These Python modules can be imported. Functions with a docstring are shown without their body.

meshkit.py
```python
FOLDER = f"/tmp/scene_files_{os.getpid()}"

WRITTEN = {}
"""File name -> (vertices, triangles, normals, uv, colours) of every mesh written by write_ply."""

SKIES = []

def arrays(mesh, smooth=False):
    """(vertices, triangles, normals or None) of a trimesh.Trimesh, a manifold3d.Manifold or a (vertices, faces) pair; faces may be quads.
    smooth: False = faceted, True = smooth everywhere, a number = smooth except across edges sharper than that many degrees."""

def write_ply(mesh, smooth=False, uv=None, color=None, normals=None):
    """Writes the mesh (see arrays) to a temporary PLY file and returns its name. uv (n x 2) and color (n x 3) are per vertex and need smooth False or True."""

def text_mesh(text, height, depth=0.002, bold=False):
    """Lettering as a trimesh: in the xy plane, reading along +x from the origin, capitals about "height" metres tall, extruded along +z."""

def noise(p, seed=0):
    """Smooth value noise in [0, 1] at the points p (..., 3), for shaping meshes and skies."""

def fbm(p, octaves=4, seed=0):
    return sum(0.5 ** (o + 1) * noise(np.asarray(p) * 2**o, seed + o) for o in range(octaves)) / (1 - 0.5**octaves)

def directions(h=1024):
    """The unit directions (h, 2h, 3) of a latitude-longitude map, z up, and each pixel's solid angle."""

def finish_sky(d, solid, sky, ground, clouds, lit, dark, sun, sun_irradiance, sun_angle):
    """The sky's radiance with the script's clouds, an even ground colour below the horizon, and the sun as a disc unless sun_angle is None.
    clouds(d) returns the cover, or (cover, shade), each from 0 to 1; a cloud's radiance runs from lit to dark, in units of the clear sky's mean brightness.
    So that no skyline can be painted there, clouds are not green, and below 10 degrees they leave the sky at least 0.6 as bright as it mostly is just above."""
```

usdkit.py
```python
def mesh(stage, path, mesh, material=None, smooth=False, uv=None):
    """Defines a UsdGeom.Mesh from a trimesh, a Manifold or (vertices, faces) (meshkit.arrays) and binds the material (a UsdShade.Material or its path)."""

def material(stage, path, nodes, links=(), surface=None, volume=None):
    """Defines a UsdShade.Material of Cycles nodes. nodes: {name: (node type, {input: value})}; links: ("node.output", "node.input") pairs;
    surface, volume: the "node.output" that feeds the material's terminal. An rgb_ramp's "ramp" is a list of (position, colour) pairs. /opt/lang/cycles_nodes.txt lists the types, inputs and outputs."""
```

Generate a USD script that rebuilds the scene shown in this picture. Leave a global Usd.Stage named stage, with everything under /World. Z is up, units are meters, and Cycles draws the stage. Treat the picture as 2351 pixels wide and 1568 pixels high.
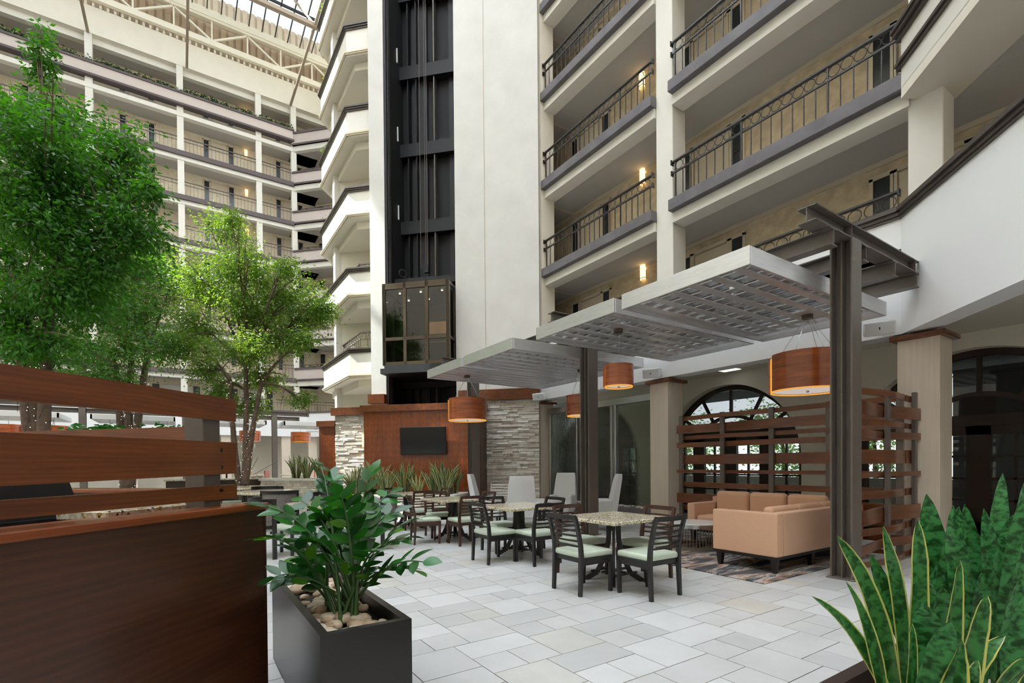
import math, random, re
import numpy as np, trimesh, usdkit, meshkit
from shapely.geometry import Polygon, Point, box as sbox
from pxr import Usd, UsdGeom, UsdLux, Gf

stage = Usd.Stage.CreateInMemory()
UsdGeom.SetStageUpAxis(stage, UsdGeom.Tokens.z)
UsdGeom.SetStageMetersPerUnit(stage, 1.0)
UsdGeom.Xform.Define(stage, '/World')
PI = math.pi
RNG = np.random.default_rng(7)
EXPOSURE, SUN, SCONCE = -0.75, 85000.0, 6.0

# ---------------------------------------------------------------- camera, sky, sun, exposure
EYE, YAW, PITCH, ROLL = 1.449, math.radians(33.63), math.radians(-.608), math.radians(.458)
_f = np.array([math.sin(YAW) * math.cos(PITCH), math.cos(YAW) * math.cos(PITCH), math.sin(PITCH)])
_r0 = np.array([math.cos(YAW), -math.sin(YAW), 0]); _d0 = np.cross(_f, _r0)
_r = math.cos(ROLL) * _r0 + math.sin(ROLL) * _d0
_d = -math.sin(ROLL) * _r0 + math.cos(ROLL) * _d0
cam = UsdGeom.Camera.Define(stage, '/World/Camera')
cam.AddTransformOp().Set(Gf.Matrix4d(*_r, 0, *(-_d), 0, *(-_f), 0, 0, 0, EYE, 1))
cam.CreateFocalLengthAttr(1142 / 2351 * 36.0)
cam.CreateHorizontalApertureAttr(36.0)
cam.CreateVerticalApertureAttr(36.0 * 1568 / 2351)
cam.CreateVerticalApertureOffsetAttr(292 / 2351 * 36.0)
cam.CreateClippingRangeAttr(Gf.Vec2f(0.05, 400))
cam.CreateExposureAttr(EXPOSURE)
dome = UsdLux.DomeLight.Define(stage, '/World/Sky')
dome.CreateIntensityAttr(1.0); dome.CreateColorAttr(Gf.Vec3f(.93, .97, 1.0))
sun = UsdLux.DistantLight.Define(stage, '/World/Sun')
sun.CreateIntensityAttr(SUN); sun.CreateAngleAttr(0.6); sun.CreateColorAttr(Gf.Vec3f(1, .97, .91))
_L = np.array([-.55, .28, .79]); _L /= np.linalg.norm(_L)          # towards the sun
_x = np.cross([0, 1, 0], _L); _x /= np.linalg.norm(_x); _y = np.cross(_L, _x)
sun.AddTransformOp().Set(Gf.Matrix4d(*_x, 0, *_y, 0, *_L, 0, 0, 0, 40, 1))

# ---------------------------------------------------------------- helpers
USED = {}
def numbered(parent, name):
    k = (parent, name); n = USED.get(k, 0); USED[k] = n + 1
    return name if n == 0 else f'{name}_{n:03d}'
def ppath(parent):
    return '/World' if parent is None else str(parent.GetPath())
def tag(p, label=None, cat=None, group=None, kind=None):
    for k, v in (('label', label), ('category', cat), ('group', group), ('kind', kind)):
        if v: p.SetCustomDataByKey(k, v)
    return p
def thing(name, label, cat, loc=(0, 0, 0), rotz=0, group=None, kind=None, scale=None):
    x = UsdGeom.Xform.Define(stage, '/World/' + numbered(None, name))
    x.AddTranslateOp().Set(Gf.Vec3d(*map(float, loc)))
    x.AddRotateZOp().Set(float(rotz))
    if scale: x.AddScaleOp().Set(Gf.Vec3f(scale, scale, scale))
    return tag(x.GetPrim(), label, cat, group, kind)
def group_part(name, parent):
    return UsdGeom.Xform.Define(stage, ppath(parent) + '/' + numbered(ppath(parent), name)).GetPrim()
def obj(name, m, mat, parent=None, smooth=False, label=None, cat=None, group=None, kind=None, uv=None):
    if isinstance(m, MB): m = m.arrays()
    key = None if parent is None else ppath(parent)
    p = usdkit.mesh(stage, ppath(parent) + '/' + numbered(key, name), m, MAT[mat], smooth=smooth, uv=uv).GetPrim()
    return tag(p, label, cat, group, kind)
def dup(src, label, loc, rotz=0, group=None, name=None, scale=None):
    was = src.GetCustomData(); base = name or re.sub(r'_\d{3}$', '', src.GetName())
    x = UsdGeom.Xform.Define(stage, '/World/' + numbered(None, base))
    x.AddTranslateOp().Set(Gf.Vec3d(*map(float, loc))); x.AddRotateZOp().Set(float(rotz))
    if scale: x.AddScaleOp().Set(Gf.Vec3f(scale, scale, scale))
    p = x.GetPrim(); p.GetReferences().AddInternalReference(src.GetPath()); p.SetInstanceable(True)
    return tag(p, label, was.get('category'), group or was.get('group'), was.get('kind'))

BOXF = np.array([[0,2,1],[1,2,3],[4,5,6],[5,7,6],[0,1,4],[1,5,4],[2,6,3],[3,6,7],[0,4,2],[2,4,6],[1,3,5],[3,7,5]])
def rz(deg, t=(0, 0, 0)):
    c, s = math.cos(math.radians(deg)), math.sin(math.radians(deg))
    M = np.eye(4); M[:2, :2] = [[c, -s], [s, c]]; M[:3, 3] = t
    return M
TOW = rz(-45)                      # tower frame: local x = -s, local y = D (distance away from the camera)
class MB:
    def __init__(s): s.v, s.f, s.n = [], [], 0
    def add(s, v, f, M=None):
        v = np.asarray(v, float)
        if M is not None: v = v @ M[:3, :3].T + M[:3, 3]
        s.v.append(v); s.f.append(np.asarray(f, int) + s.n); s.n += len(v); return s
    def box(s, x0, x1, y0, y1, z0, z1, M=None):
        x0, x1 = min(x0, x1), max(x0, x1); y0, y1 = min(y0, y1), max(y0, y1); z0, z1 = min(z0, z1), max(z0, z1)
        v = [[x, y, z] for z in (z0, z1) for y in (y0, y1) for x in (x0, x1)]
        return s.add(v, BOXF, M)
    def cbox(s, x0, x1, y0, y1, z0, z1, b=.01, M=None, seg=1):
        """a box with rounded edges"""
        x0, x1 = min(x0, x1), max(x0, x1); y0, y1 = min(y0, y1), max(y0, y1); z0, z1 = min(z0, z1), max(z0, z1)
        b = min(b, (x1-x0)*.49, (y1-y0)*.49, (z1-z0)*.49)
        pts = []
        for cx, sx in ((x0+b, -1), (x1-b, 1)):
            for cy, sy in ((y0+b, -1), (y1-b, 1)):
                for cz, sz in ((z0+b, -1), (z1-b, 1)):
                    dirs = [(1,0,0),(0,1,0),(0,0,1)] if seg == 1 else [(math.cos(a)*math.cos(e), math.sin(a)*math.cos(e), math.sin(e)) for e in np.linspace(0, PI/2, seg+1) for a in np.linspace(0, PI/2, seg+1)]
                    for d in dirs: pts.append((cx+sx*b*d[0], cy+sy*b*d[1], cz+sz*b*d[2]))
        h = trimesh.convex.convex_hull(np.unique(np.round(pts, 6), axis=0))
        return s.add(h.vertices, h.faces, M)
    def bar(s, a, b, w, h=None, up=(0, 0, 1), M=None):
        """a rectangular bar from a to b, w wide, h high"""
        a, b = np.asarray(a, float), np.asarray(b, float); h = h or w; t = b - a; L = np.linalg.norm(t); t /= L
        up = np.asarray(up, float)
        if abs(t @ up) > .99: up = np.array([1., 0, 0])
        sx = np.cross(t, up); sx /= np.linalg.norm(sx); uz = np.cross(sx, t)
        v = [p + i*sx*w/2 + j*uz*h/2 for p in (a, b) for j in (-1, 1) for i in (-1, 1)]
        return s.add(v, BOXF[:, ::-1], M)
    def tube(s, pts, r, n=8, M=None, cap=True):
        p = np.asarray(pts, float); r = np.broadcast_to(r, (len(p),)); t = np.gradient(p, axis=0); t /= np.linalg.norm(t, axis=1)[:, None] + 1e-12
        ref = np.array([0, 0, 1.]) if abs(t[:, 2]).max() < .95 else np.array([1., .13, 0])
        a = np.cross(t, ref); a /= np.linalg.norm(a, axis=1)[:, None] + 1e-12; b = np.cross(t, a)
        an = np.arange(n)*2*PI/n
        v = p[:, None] + r[:, None, None]*(np.cos(an)[None, :, None]*a[:, None] + np.sin(an)[None, :, None]*b[:, None])
        i, j = np.meshgrid(np.arange(len(p)-1), np.arange(n), indexing='ij'); j2 = (j+1) % n
        q = np.stack([i*n+j, i*n+j2, (i+1)*n+j2, (i+1)*n+j], -1).reshape(-1, 4)
        f = np.vstack([q[:, [0, 2, 1]], q[:, [0, 3, 2]]])
        if cap:
            f = np.vstack([f, [[0, k, k+1] for k in range(1, n-1)], [[(len(p)-1)*n, (len(p)-1)*n+k+1, (len(p)-1)*n+k] for k in range(1, n-1)]])
        return s.add(v.reshape(-1, 3), f, M)
    def lathe(s, prof, c=(0, 0, 0), n=32, M=None):
        prof = np.asarray(prof, float); an = np.arange(n)*2*PI/n
        v = np.stack([prof[:, None, 0]*np.cos(an), prof[:, None, 0]*np.sin(an), np.repeat(prof[:, 1:2], n, 1)], -1).reshape(-1, 3) + np.asarray(c)
        i, j = np.meshgrid(np.arange(len(prof)-1), np.arange(n), indexing='ij'); j2 = (j+1) % n
        q = np.stack([i*n+j, i*n+j2, (i+1)*n+j2, (i+1)*n+j], -1).reshape(-1, 4)
        return s.add(v, np.vstack([q[:, [0, 1, 2]], q[:, [0, 2, 3]]]), M)
    def prism(s, poly, z0, z1, M=None):
        if not isinstance(poly, Polygon): poly = Polygon(poly)
        m = trimesh.creation.extrude_polygon(poly, z1-z0, engine='earcut'); m.apply_translation([0, 0, z0])
        return s.add(m.vertices, m.faces, M)
    def sphere(s, c, r, sub=1, sc=(1, 1, 1), M=None):
        m = trimesh.creation.icosphere(subdivisions=sub, radius=1.0)
        return s.add(m.vertices*np.asarray(sc)*r + np.asarray(c), m.faces, M)
    def torus(s, c, R, r, axis='x', n=14, k=5):
        a = np.arange(n)*2*PI/n; b = np.arange(k)*2*PI/k
        A, B = np.meshgrid(a, b, indexing='ij')
        p = np.stack([(R+r*np.cos(B))*np.cos(A), (R+r*np.cos(B))*np.sin(A), r*np.sin(B)], -1).reshape(-1, 3)
        p = {'x': p[:, [2, 0, 1]], 'y': p[:, [0, 2, 1]], 'z': p}[axis] + np.asarray(c)
        i, j = np.meshgrid(np.arange(n), np.arange(k), indexing='ij'); i2, j2 = (i+1) % n, (j+1) % k
        q = np.stack([i*k+j, i2*k+j, i2*k+j2, i*k+j2], -1).reshape(-1, 4)
        return s.add(p, np.vstack([q[:, [0, 1, 2]], q[:, [0, 2, 3]]]))
    def arrays(s): return np.vstack(s.v), np.vstack(s.f)
def T(s, D, z=0): return np.array([-.70711*s + .70711*D, .70711*s + .70711*D, z])
def tb(m, s0, s1, D0, D1, z0, z1): return m.box(-s0, -s1, D0, D1, z0, z1, TOW)

# ---------------------------------------------------------------- materials
MAT = {}
LK = '/World/Looks/'
UsdGeom.Scope.Define(stage, '/World/Looks')
def plain(name, col, rough=.6, metal=0, spec=None, noise=0, nscale=4, bump=0, bscale=40, coat=0, emit=None, es=0, sheen=0, stretch=(1, 1, 1)):
    n = {'p': ('principled_bsdf', {'base_color': col, 'roughness': rough, 'metallic': metal})}
    l = []
    if spec is not None: n['p'][1]['specular_ior_level'] = spec
    if coat: n['p'][1].update({'coat_weight': coat, 'coat_roughness': .08})
    if sheen: n['p'][1].update({'sheen_weight': sheen})
    if emit: n['p'][1].update({'emission_color': emit, 'emission_strength': es})
    if noise or bump:
        n['g'] = ('texture_coordinate', {}); n['mp'] = ('mapping', {'scale': stretch}); l += [('g.object', 'mp.vector')]
    if noise:
        c = np.array(col); n['n'] = ('noise_texture', {'scale': nscale, 'detail': 5.0, 'roughness': .6})
        n['r'] = ('rgb_ramp', {'ramp': [(.3, tuple(c*(1-noise))), (.7, tuple(np.minimum(c*(1+noise), .95)))]})
        l += [('mp.vector', 'n.vector'), ('n.fac', 'r.fac'), ('r.color', 'p.base_color')]
    if bump:
        n['bn'] = ('noise_texture', {'scale': bscale, 'detail': 3.0}); n['b'] = ('bump', {'strength': bump, 'distance': .01})
        l += [('mp.vector', 'bn.vector'), ('bn.fac', 'b.height'), ('b.normal', 'p.normal')]
    MAT[name] = usdkit.material(stage, LK + name, n, l, surface='p.BSDF')
def wood(name, ramp, sc, rough=.35, coat=.3, scale=2.2):
    n = {'g': ('texture_coordinate', {}), 'm': ('mapping', {'scale': sc}), 'oi': ('object_info', {}),
         'ad': ('math', {'math_type': 'multiply', 'value2': 37.0}),
         'n': ('noise_texture', {'dimensions': '4D', 'scale': scale, 'detail': 4.0, 'roughness': .55, 'distortion': .6}),
         'w': ('wave_texture', {'scale': scale*1.4, 'distortion': 6.0, 'detail': 2.0, 'detail_scale': 1.2, 'wave_type': 'bands', 'bands_direction': 'z'}),
         'mx': ('mix_float', {'fac': .12}), 'r': ('rgb_ramp', {'ramp': ramp}),
         'fm': ('mapping', {'scale': tuple(np.array(sc)*np.array([1, 12, 12]) if sc[0] < sc[2] else np.array(sc)*np.array([12, 12, 1]))}),
         'fn': ('noise_texture', {'scale': 6.0, 'detail': 2.0}), 'fr': ('rgb_ramp', {'ramp': [(.3, (.72, .72, .72)), (.6, (1, 1, 1))]}),
         'mu': ('mix_color', {'blend_type': 'multiply', 'fac': .75}),
         'p': ('principled_bsdf', {'roughness': rough, 'coat_weight': coat, 'coat_roughness': .15})}
    l = [('g.object', 'm.vector'), ('g.object', 'fm.vector'), ('m.vector', 'n.vector'), ('m.vector', 'w.vector'), ('oi.random', 'ad.value1'), ('ad.value', 'n.w'),
         ('n.fac', 'mx.a'), ('w.fac', 'mx.b'), ('mx.result', 'r.fac'), ('fm.vector', 'fn.vector'), ('fn.fac', 'fr.fac'), ('r.color', 'mu.a'), ('fr.color', 'mu.b'), ('mu.result', 'p.base_color')]
    MAT[name] = usdkit.material(stage, LK + name, n, l, surface='p.BSDF')
def leafmat(name, c1, c2, trans, rough=.35, tw=.35, emitless=True):
    n = {'oi': ('geometry', {}), 'r': ('rgb_ramp', {'ramp': [(0, c1), (1, c2)]}), 'p': ('principled_bsdf', {'roughness': rough}),
         't': ('translucent_bsdf', {'color': trans}), 'm': ('mix_closure', {'fac': tw})}
    MAT[name] = usdkit.material(stage, LK + name, n, [('oi.random_per_island', 'r.fac'), ('r.color', 'p.base_color'), ('p.BSDF', 'm.closure1'), ('t.BSDF', 'm.closure2')], surface='m.closure')
def pane(name, tint=(.9, .95, .95), rough=0.02, ior=1.5, bumpy=None, add=0.0):
    n = {'t': ('transparent_bsdf', {'color': tint}), 'g': ('glossy_bsdf', {'roughness': rough, 'color': (1, 1, 1)}), 'f': ('fresnel', {'IOR': ior}), 'm': ('mix_closure', {})}
    l = [('f.fac', 'm.fac'), ('t.BSDF', 'm.closure1'), ('g.BSDF', 'm.closure2')]
    MAT[name] = usdkit.material(stage, LK + name, n, l, surface='m.closure')
def emis(name, col, s):
    MAT[name] = usdkit.material(stage, LK + name, {'e': ('emission', {'color': col, 'strength': s})}, [], surface='e.emission')

plain('cream', (.76, .70, .58), .75, noise=.03, nscale=1.5)
plain('cream_light', (.75, .715, .63), .75, noise=.03, nscale=1.5)
plain('plaster', (.64, .615, .565), .8, noise=.055, nscale=1.3, bump=.15, bscale=9)
plain('white_paint', (.86, .855, .84), .7)
plain('mauve', (.60, .51, .46), .75, noise=.03, nscale=2)
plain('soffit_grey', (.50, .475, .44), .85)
plain('wallpaper', (.62, .50, .33), .8, noise=.22, nscale=5, bump=.5, bscale=14)
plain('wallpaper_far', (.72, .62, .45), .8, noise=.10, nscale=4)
plain('door_cream', (.66, .56, .42), .7)
plain('sidelight', (.025, .032, .036), .25)
plain('charcoal', (.135, .122, .128), .6, noise=.22, nscale=2.2, bump=.2, bscale=20)
plain('charcoal_far', (.115, .09, .088), .65)
plain('rail_dark', (.035, .031, .029), .35)
plain('rail_brown', (.10, .072, .055), .4)
plain('moulding', (.075, .060, .050), .38)
plain('mould_cream', (.66, .58, .42), .6)
plain('black_shaft', (.003, .003, .0035), .7)
plain('black_panel', (.006, .006, .007), .6, noise=.25, nscale=2)
plain('tie_tan', (.36, .28, .20), .5)
plain('bronze', (.10, .075, .05), .35, metal=.6)
plain('copper', (.62, .36, .22), .22, metal=1)
plain('cab_wall', (.05, .035, .025), .3)
plain('steel_paint', (.135, .112, .094), .42, noise=.08, nscale=3)
plain('alu', (.80, .80, .81), .36, metal=.8, noise=.07, nscale=5, stretch=(1, 1, 14))
plain('alu_dark', (.66, .66, .67), .34, metal=.9, noise=.1, nscale=6)
plain('steel_bright', (.62, .62, .62), .25, metal=1)
plain('truss_cream', (.82, .75, .60), .55)
plain('deck', (.50, .39, .27), .6)
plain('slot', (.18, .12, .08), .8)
plain('grout', (.10, .09, .08), .9)
for k, c in enumerate([(.53, .525, .515), (.48, .478, .47), (.57, .568, .56), (.53, .50, .45), (.50, .49, .455)]):
    plain(f'tile_{k}', c, .36 + .03*k, noise=.07 + .04*(k > 2), nscale=1.6, bump=.03, bscale=18)
for k, c in enumerate([(.74, .68, .59), (.64, .57, .48), (.80, .76, .69), (.56, .49, .41), (.70, .61, .50)]):
    plain(f'stone_{k}', c, .85, noise=.16, nscale=9, bump=.5, bscale=30)
plain('stone_cap', (.74, .69, .61), .8, noise=.08, nscale=5)
W1 = [(.25, (.085, .022, .007)), (.5, (.165, .046, .012)), (.75, (.25, .078, .021))]
W2 = [(.25, (.13, .027, .006)), (.55, (.24, .055, .010)), (.8, (.34, .09, .018))]
W3 = [(.25, (.030, .009, .0035)), (.5, (.058, .018, .006)), (.75, (.095, .030, .010))]
W4 = [(.25, (.10, .022, .005)), (.5, (.36, .075, .012)), (.75, (.55, .15, .03))]
wood('slat_wood', W1, (.5, 5, 5)); wood('slat_wood_y', W1, (5, .5, 5)); wood('cap_wood', W2, (.5, 5, 5))
wood('panel_dark', W3, (.35, 2.5, 2.5), .42, .15); wood('panel_red', W2, (5, 5, .5), .3, .4); wood('beam_red', W1, (.6, 5, 5))
wood('veneer', W4, (.7, .7, 7), .28, .5, 3.0)
plain('pale_wood', (.70, .59, .47), .5, noise=.06, nscale=3, stretch=(9, 9, .4))
plain('dark_frame', (.028, .012, .007), .35)
plain('black_wood', (.016, .014, .013), .38)
plain('brown_wood', (.060, .026, .018), .35)
plain('seat_green', (.55, .62, .50), .32)
plain('weave', (.16, .14, .13), .5, noise=.5, nscale=60)
plain('fabric_white', (.66, .655, .65), .95, sheen=.2, noise=.03, nscale=50)
plain('sofa_fabric', (.68, .40, .255), .95, noise=.07, nscale=140, sheen=.15)
plain('stone_top', (.80, .79, .77), .25)
plain('planter_metal', (.030, .027, .026), .3, metal=.3)
plain('planter_brown', (.055, .036, .031), .35, metal=.3)
plain('soil', (.02, .014, .01), .95)
for k, c in enumerate([(.52, .38, .25), (.60, .48, .36), (.40, .28, .18), (.66, .56, .45)]):
    plain(f'pebble_{k}', c, .55, noise=.18, nscale=14, bump=.2, bscale=25)
plain('stalk', (.05, .11, .03), .4)
plain('bark', (.13, .085, .06), .85, noise=.35, nscale=9, bump=.6, bscale=25)
plain('speaker_grey', (.60, .60, .59), .6); plain('speaker_case', (.80, .79, .76), .5)
plain('tv_black', (.004, .004, .005), .12); plain('tv_frame', (.01, .01, .011), .3)
plain('plate_black', (.02, .016, .014), .4); plain('plate_white', (.8, .8, .78), .5)
plain('screw', (.05, .045, .04), .3, metal=.8)
plain('box_black', (.006, .006, .007), .6)
plain('flower', (.75, .36, .03), .5)
plain('red_seat', (.34, .10, .055), .45)
plain('room_grey', (.20, .20, .205), .8)
plain('pavement', (.45, .45, .44), .9)
plain('rubber', (.01, .01, .01), .7)
leafmat('leaf_a', (.022, .095, .008), (.055, .20, .016), (.12, .45, .01), .34, .36)
leafmat('leaf_b', (.022, .085, .010), (.065, .18, .020), (.18, .44, .015), .34, .36)
leafmat('leaf_c', (.030, .085, .012), (.11, .21, .03), (.32, .52, .03), .34, .40)
leafmat('leaf_far', (.03, .08, .03), (.07, .14, .04), (.08, .2, .03), .5, .2)
leafmat('leaf_out', (.10, .25, .05), (.25, .42, .10), (.3, .5, .08), .6, .4)
for k, (a, t) in enumerate([((.012, .085, .014), (.03, .22, .01)), ((.020, .13, .016), (.05, .32, .01)), ((.009, .058, .012), (.03, .15, .01)), ((.06, .20, .012), (.14, .42, .01))]):
    leafmat(f'zz_{k}', a, a, t, .20, .16)
plain('string_wire', (.02, .03, .02), .6)
emis('bulb', (1, .93, .8), 6.0); emis('sconce_glow', (1, .62, .24), SCONCE); emis('amber', (1, .46, .08), 1.5); emis('down_lamp', (1, .80, .55), 9.0)
emis('diffuser', (1, .87, .80), .95); emis('panel_light', (1, .97, .92), 2.5)
pane('glass', (.86, .90, .90)); pane('glass_roof', (.60, .66, .70), .02); pane('glass_cab', (.80, .80, .77), .0, 1.5); pane('glass_dim', (.60, .62, .63), .02, 1.5)
MAT['opal'] = usdkit.material(stage, LK + 'opal', {'t': ('translucent_bsdf', {'color': (.82, .855, .905)})}, [], surface='t.BSDF')
# granite, rug, water glass, snake leaf
MAT['granite'] = usdkit.material(stage, LK + 'granite', {
    'g': ('texture_coordinate', {}), 'v': ('voronoi_texture', {'scale': 75.0}), 'n': ('noise_texture', {'scale': 22.0, 'detail': 4.0}), 'bw': ('separate_color', {}),
    'r': ('rgb_ramp', {'interpolate': False, 'ramp': [(0, (.62, .55, .40)), (.28, (.78, .75, .66)), (.5, (.42, .28, .11)), (.62, (.58, .53, .42)), (.78, (.07, .06, .045)), (.86, (.70, .68, .60))]}),
    'r2': ('rgb_ramp', {'ramp': [(.35, (.75, .68, .55)), (.65, (1, 1, .98))]}), 'm': ('mix_color', {'blend_type': 'multiply', 'fac': .8}),
    'p': ('principled_bsdf', {'roughness': .12})},
    [('g.object', 'v.vector'), ('g.object', 'n.vector'), ('v.color', 'bw.color'), ('bw.r', 'r.fac'), ('n.fac', 'r2.fac'), ('r.color', 'm.a'), ('r2.color', 'm.b'), ('m.result', 'p.base_color')], surface='p.BSDF')
MAT['rug'] = usdkit.material(stage, LK + 'rug', {
    'g': ('geometry', {}), 'm': ('mapping', {'scale': (.55, 2.6, 1)}), 'n': ('noise_texture', {'scale': 1.15, 'detail': 7.0, 'roughness': .68, 'distortion': .8}),
    'r': ('rgb_ramp', {'ramp': [(.30, (.03, .031, .036)), (.44, (.06, .062, .07)), (.47, (.30, .28, .27)), (.49, (.50, .48, .46)), (.515, (.40, .17, .07)), (.535, (.22, .17, .15)), (.58, (.045, .046, .054)), (.68, (.09, .09, .10)), (.75, (.45, .41, .36))]}),
    'p': ('principled_bsdf', {'roughness': .95})}, [('g.position', 'm.vector'), ('m.vector', 'n.vector'), ('n.fac', 'r.fac'), ('r.color', 'p.base_color')], surface='p.BSDF')
MAT['water_glass'] = usdkit.material(stage, LK + 'water_glass', {
    'g': ('geometry', {}), 'm': ('mapping', {'scale': (6, 26, 1.1)}), 'n': ('noise_texture', {'scale': 1.6, 'detail': 3.0}), 'b': ('bump', {'strength': .35, 'distance': .02}),
    'rf': ('refraction_bsdf', {'color': (.72, .76, .72), 'roughness': .12, 'IOR': 1.06}), 'gl': ('glossy_bsdf', {'roughness': .15}), 'f': ('fresnel', {'IOR': 1.4}), 'x': ('mix_closure', {})},
    [('g.position', 'm.vector'), ('m.vector', 'n.vector'), ('n.fac', 'b.height'), ('b.normal', 'rf.normal'), ('b.normal', 'gl.normal'), ('f.fac', 'x.fac'), ('rf.BSDF', 'x.closure1'), ('gl.BSDF', 'x.closure2')], surface='x.closure')
def snakemat(name, g1, g2, edge, ew):
    MAT[name] = usdkit.material(stage, LK + name, {
        'u': ('uvmap', {'attribute': 'st'}), 'm': ('mapping', {'scale': (2.2, 34, 1)}), 'oi': ('object_info', {}), 'ad': ('math', {'math_type': 'multiply', 'value2': 50.0}),
        'n': ('noise_texture', {'dimensions': '4D', 'scale': 1.0, 'detail': 3.0, 'distortion': .5}), 'r': ('rgb_ramp', {'ramp': [(.40, g1), (.58, g2)]}),
        's': ('separate_xyz', {}), 'a': ('math', {'math_type': 'subtract', 'value2': .5}), 'ab': ('math', {'math_type': 'absolute'}), 'th': ('map_range', {'from_min': .5-ew-.03, 'from_max': .5-ew+.01, 'clamp': True}),
        'x': ('mix_color', {'b': edge}), 'p': ('principled_bsdf', {'roughness': .26}), 't': ('translucent_bsdf', {'color': (.05, .2, .01)}), 'mc': ('mix_closure', {'fac': .14})},
        [('u.UV', 'm.vector'), ('u.UV', 's.vector'), ('m.vector', 'n.vector'), ('oi.random', 'ad.value1'), ('ad.value', 'n.w'), ('n.fac', 'r.fac'), ('s.x', 'a.value1'), ('a.value', 'ab.value1'),
         ('ab.value', 'th.value'), ('th.result', 'x.fac'), ('r.color', 'x.a'), ('x.result', 'p.base_color'), ('p.BSDF', 'mc.closure1'), ('t.BSDF', 'mc.closure2')], surface='mc.closure')
snakemat('snake_yellow', (.008, .060, .014), (.055, .22, .06), (.66, .64, .18), .085)
snakemat('snake_green', (.007, .045, .012), (.06, .26, .08), (.02, .08, .02), .0)
snakemat('snake_far', (.03, .055, .03), (.11, .16, .08), (.60, .58, .25), .17)

# ---------------------------------------------------------------- floor
def project(p):
    q = np.asarray(p, float) - [0, 0, EYE]
    z = q @ _f
    return q @ _r / np.maximum(z, 1e-3) * 1142 + 1175.5, q @ _d / np.maximum(z, 1e-3) * 1142 + 1076, z
floor = thing('floor', 'pale limestone-look tile floor of the atrium, three tile sizes with dark joints', None, kind='structure')
obj('grout_bed', MB().box(-17, 24, -10, 41, -.3, -.006), 'grout', floor)
U = .1525; ax, ay = 2.084, 5.666
tiles = []
for i in range(-60, 61):
    for j in range(-60, 61):
        ox, oy = ax + U*(-i + 3*j), ay + U*(-7*i - 4*j)
        if -12 < ox < 12.4 and -1 < oy < 37:
            for a, b, c, d in ((0, 4, -2, 0), (0, 2, -4, -2), (2, 4, -4, -2), (0, 3, -7, -4)):
                tiles.append((ox+U*a, ox+U*b, oy+U*c, oy+U*d))
tiles = np.array(tiles); cx, cy = tiles[:, :2].mean(1), tiles[:, 2:].mean(1)
tp = project(np.stack([cx, cy, 0*cx], 1)); area = (tiles[:, 1]-tiles[:, 0])*(tiles[:, 3]-tiles[:, 2])
seen = (tp[2] > .8) & (tp[0] > 560) & (tp[0] < 2400) & (tp[1] < 1640) & ~((tp[0] < 610) & (tp[1] > 1200)) & ~((cx > .6) & (cx < .95) & (cy > 2.7) & (cy < 4)) & (cx < 9.2)
score = np.where(seen, area*EYE/np.maximum(tp[2], .1)**3, 0)
big = set(np.argsort(-score)[:300]); rest = [MB() for _ in range(5)]
TW = [.52, .2, .16, .06, .06]
for k, (x0, x1, y0, y1) in enumerate(tiles):
    g = .0034; dz = RNG.uniform(-.0006, .0006); m = RNG.choice(5, p=TW)
    if k in big: obj('tile', MB().box(x0+g, x1-g, y0+g, y1-g, -.012, dz), f'tile_{m}', floor)
    else: rest[m].box(x0+g, x1-g, y0+g, y1-g, -.012, dz)
for m in range(5): obj('distant_tile', rest[m], f'tile_{m}', floor, kind='stuff')

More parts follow.
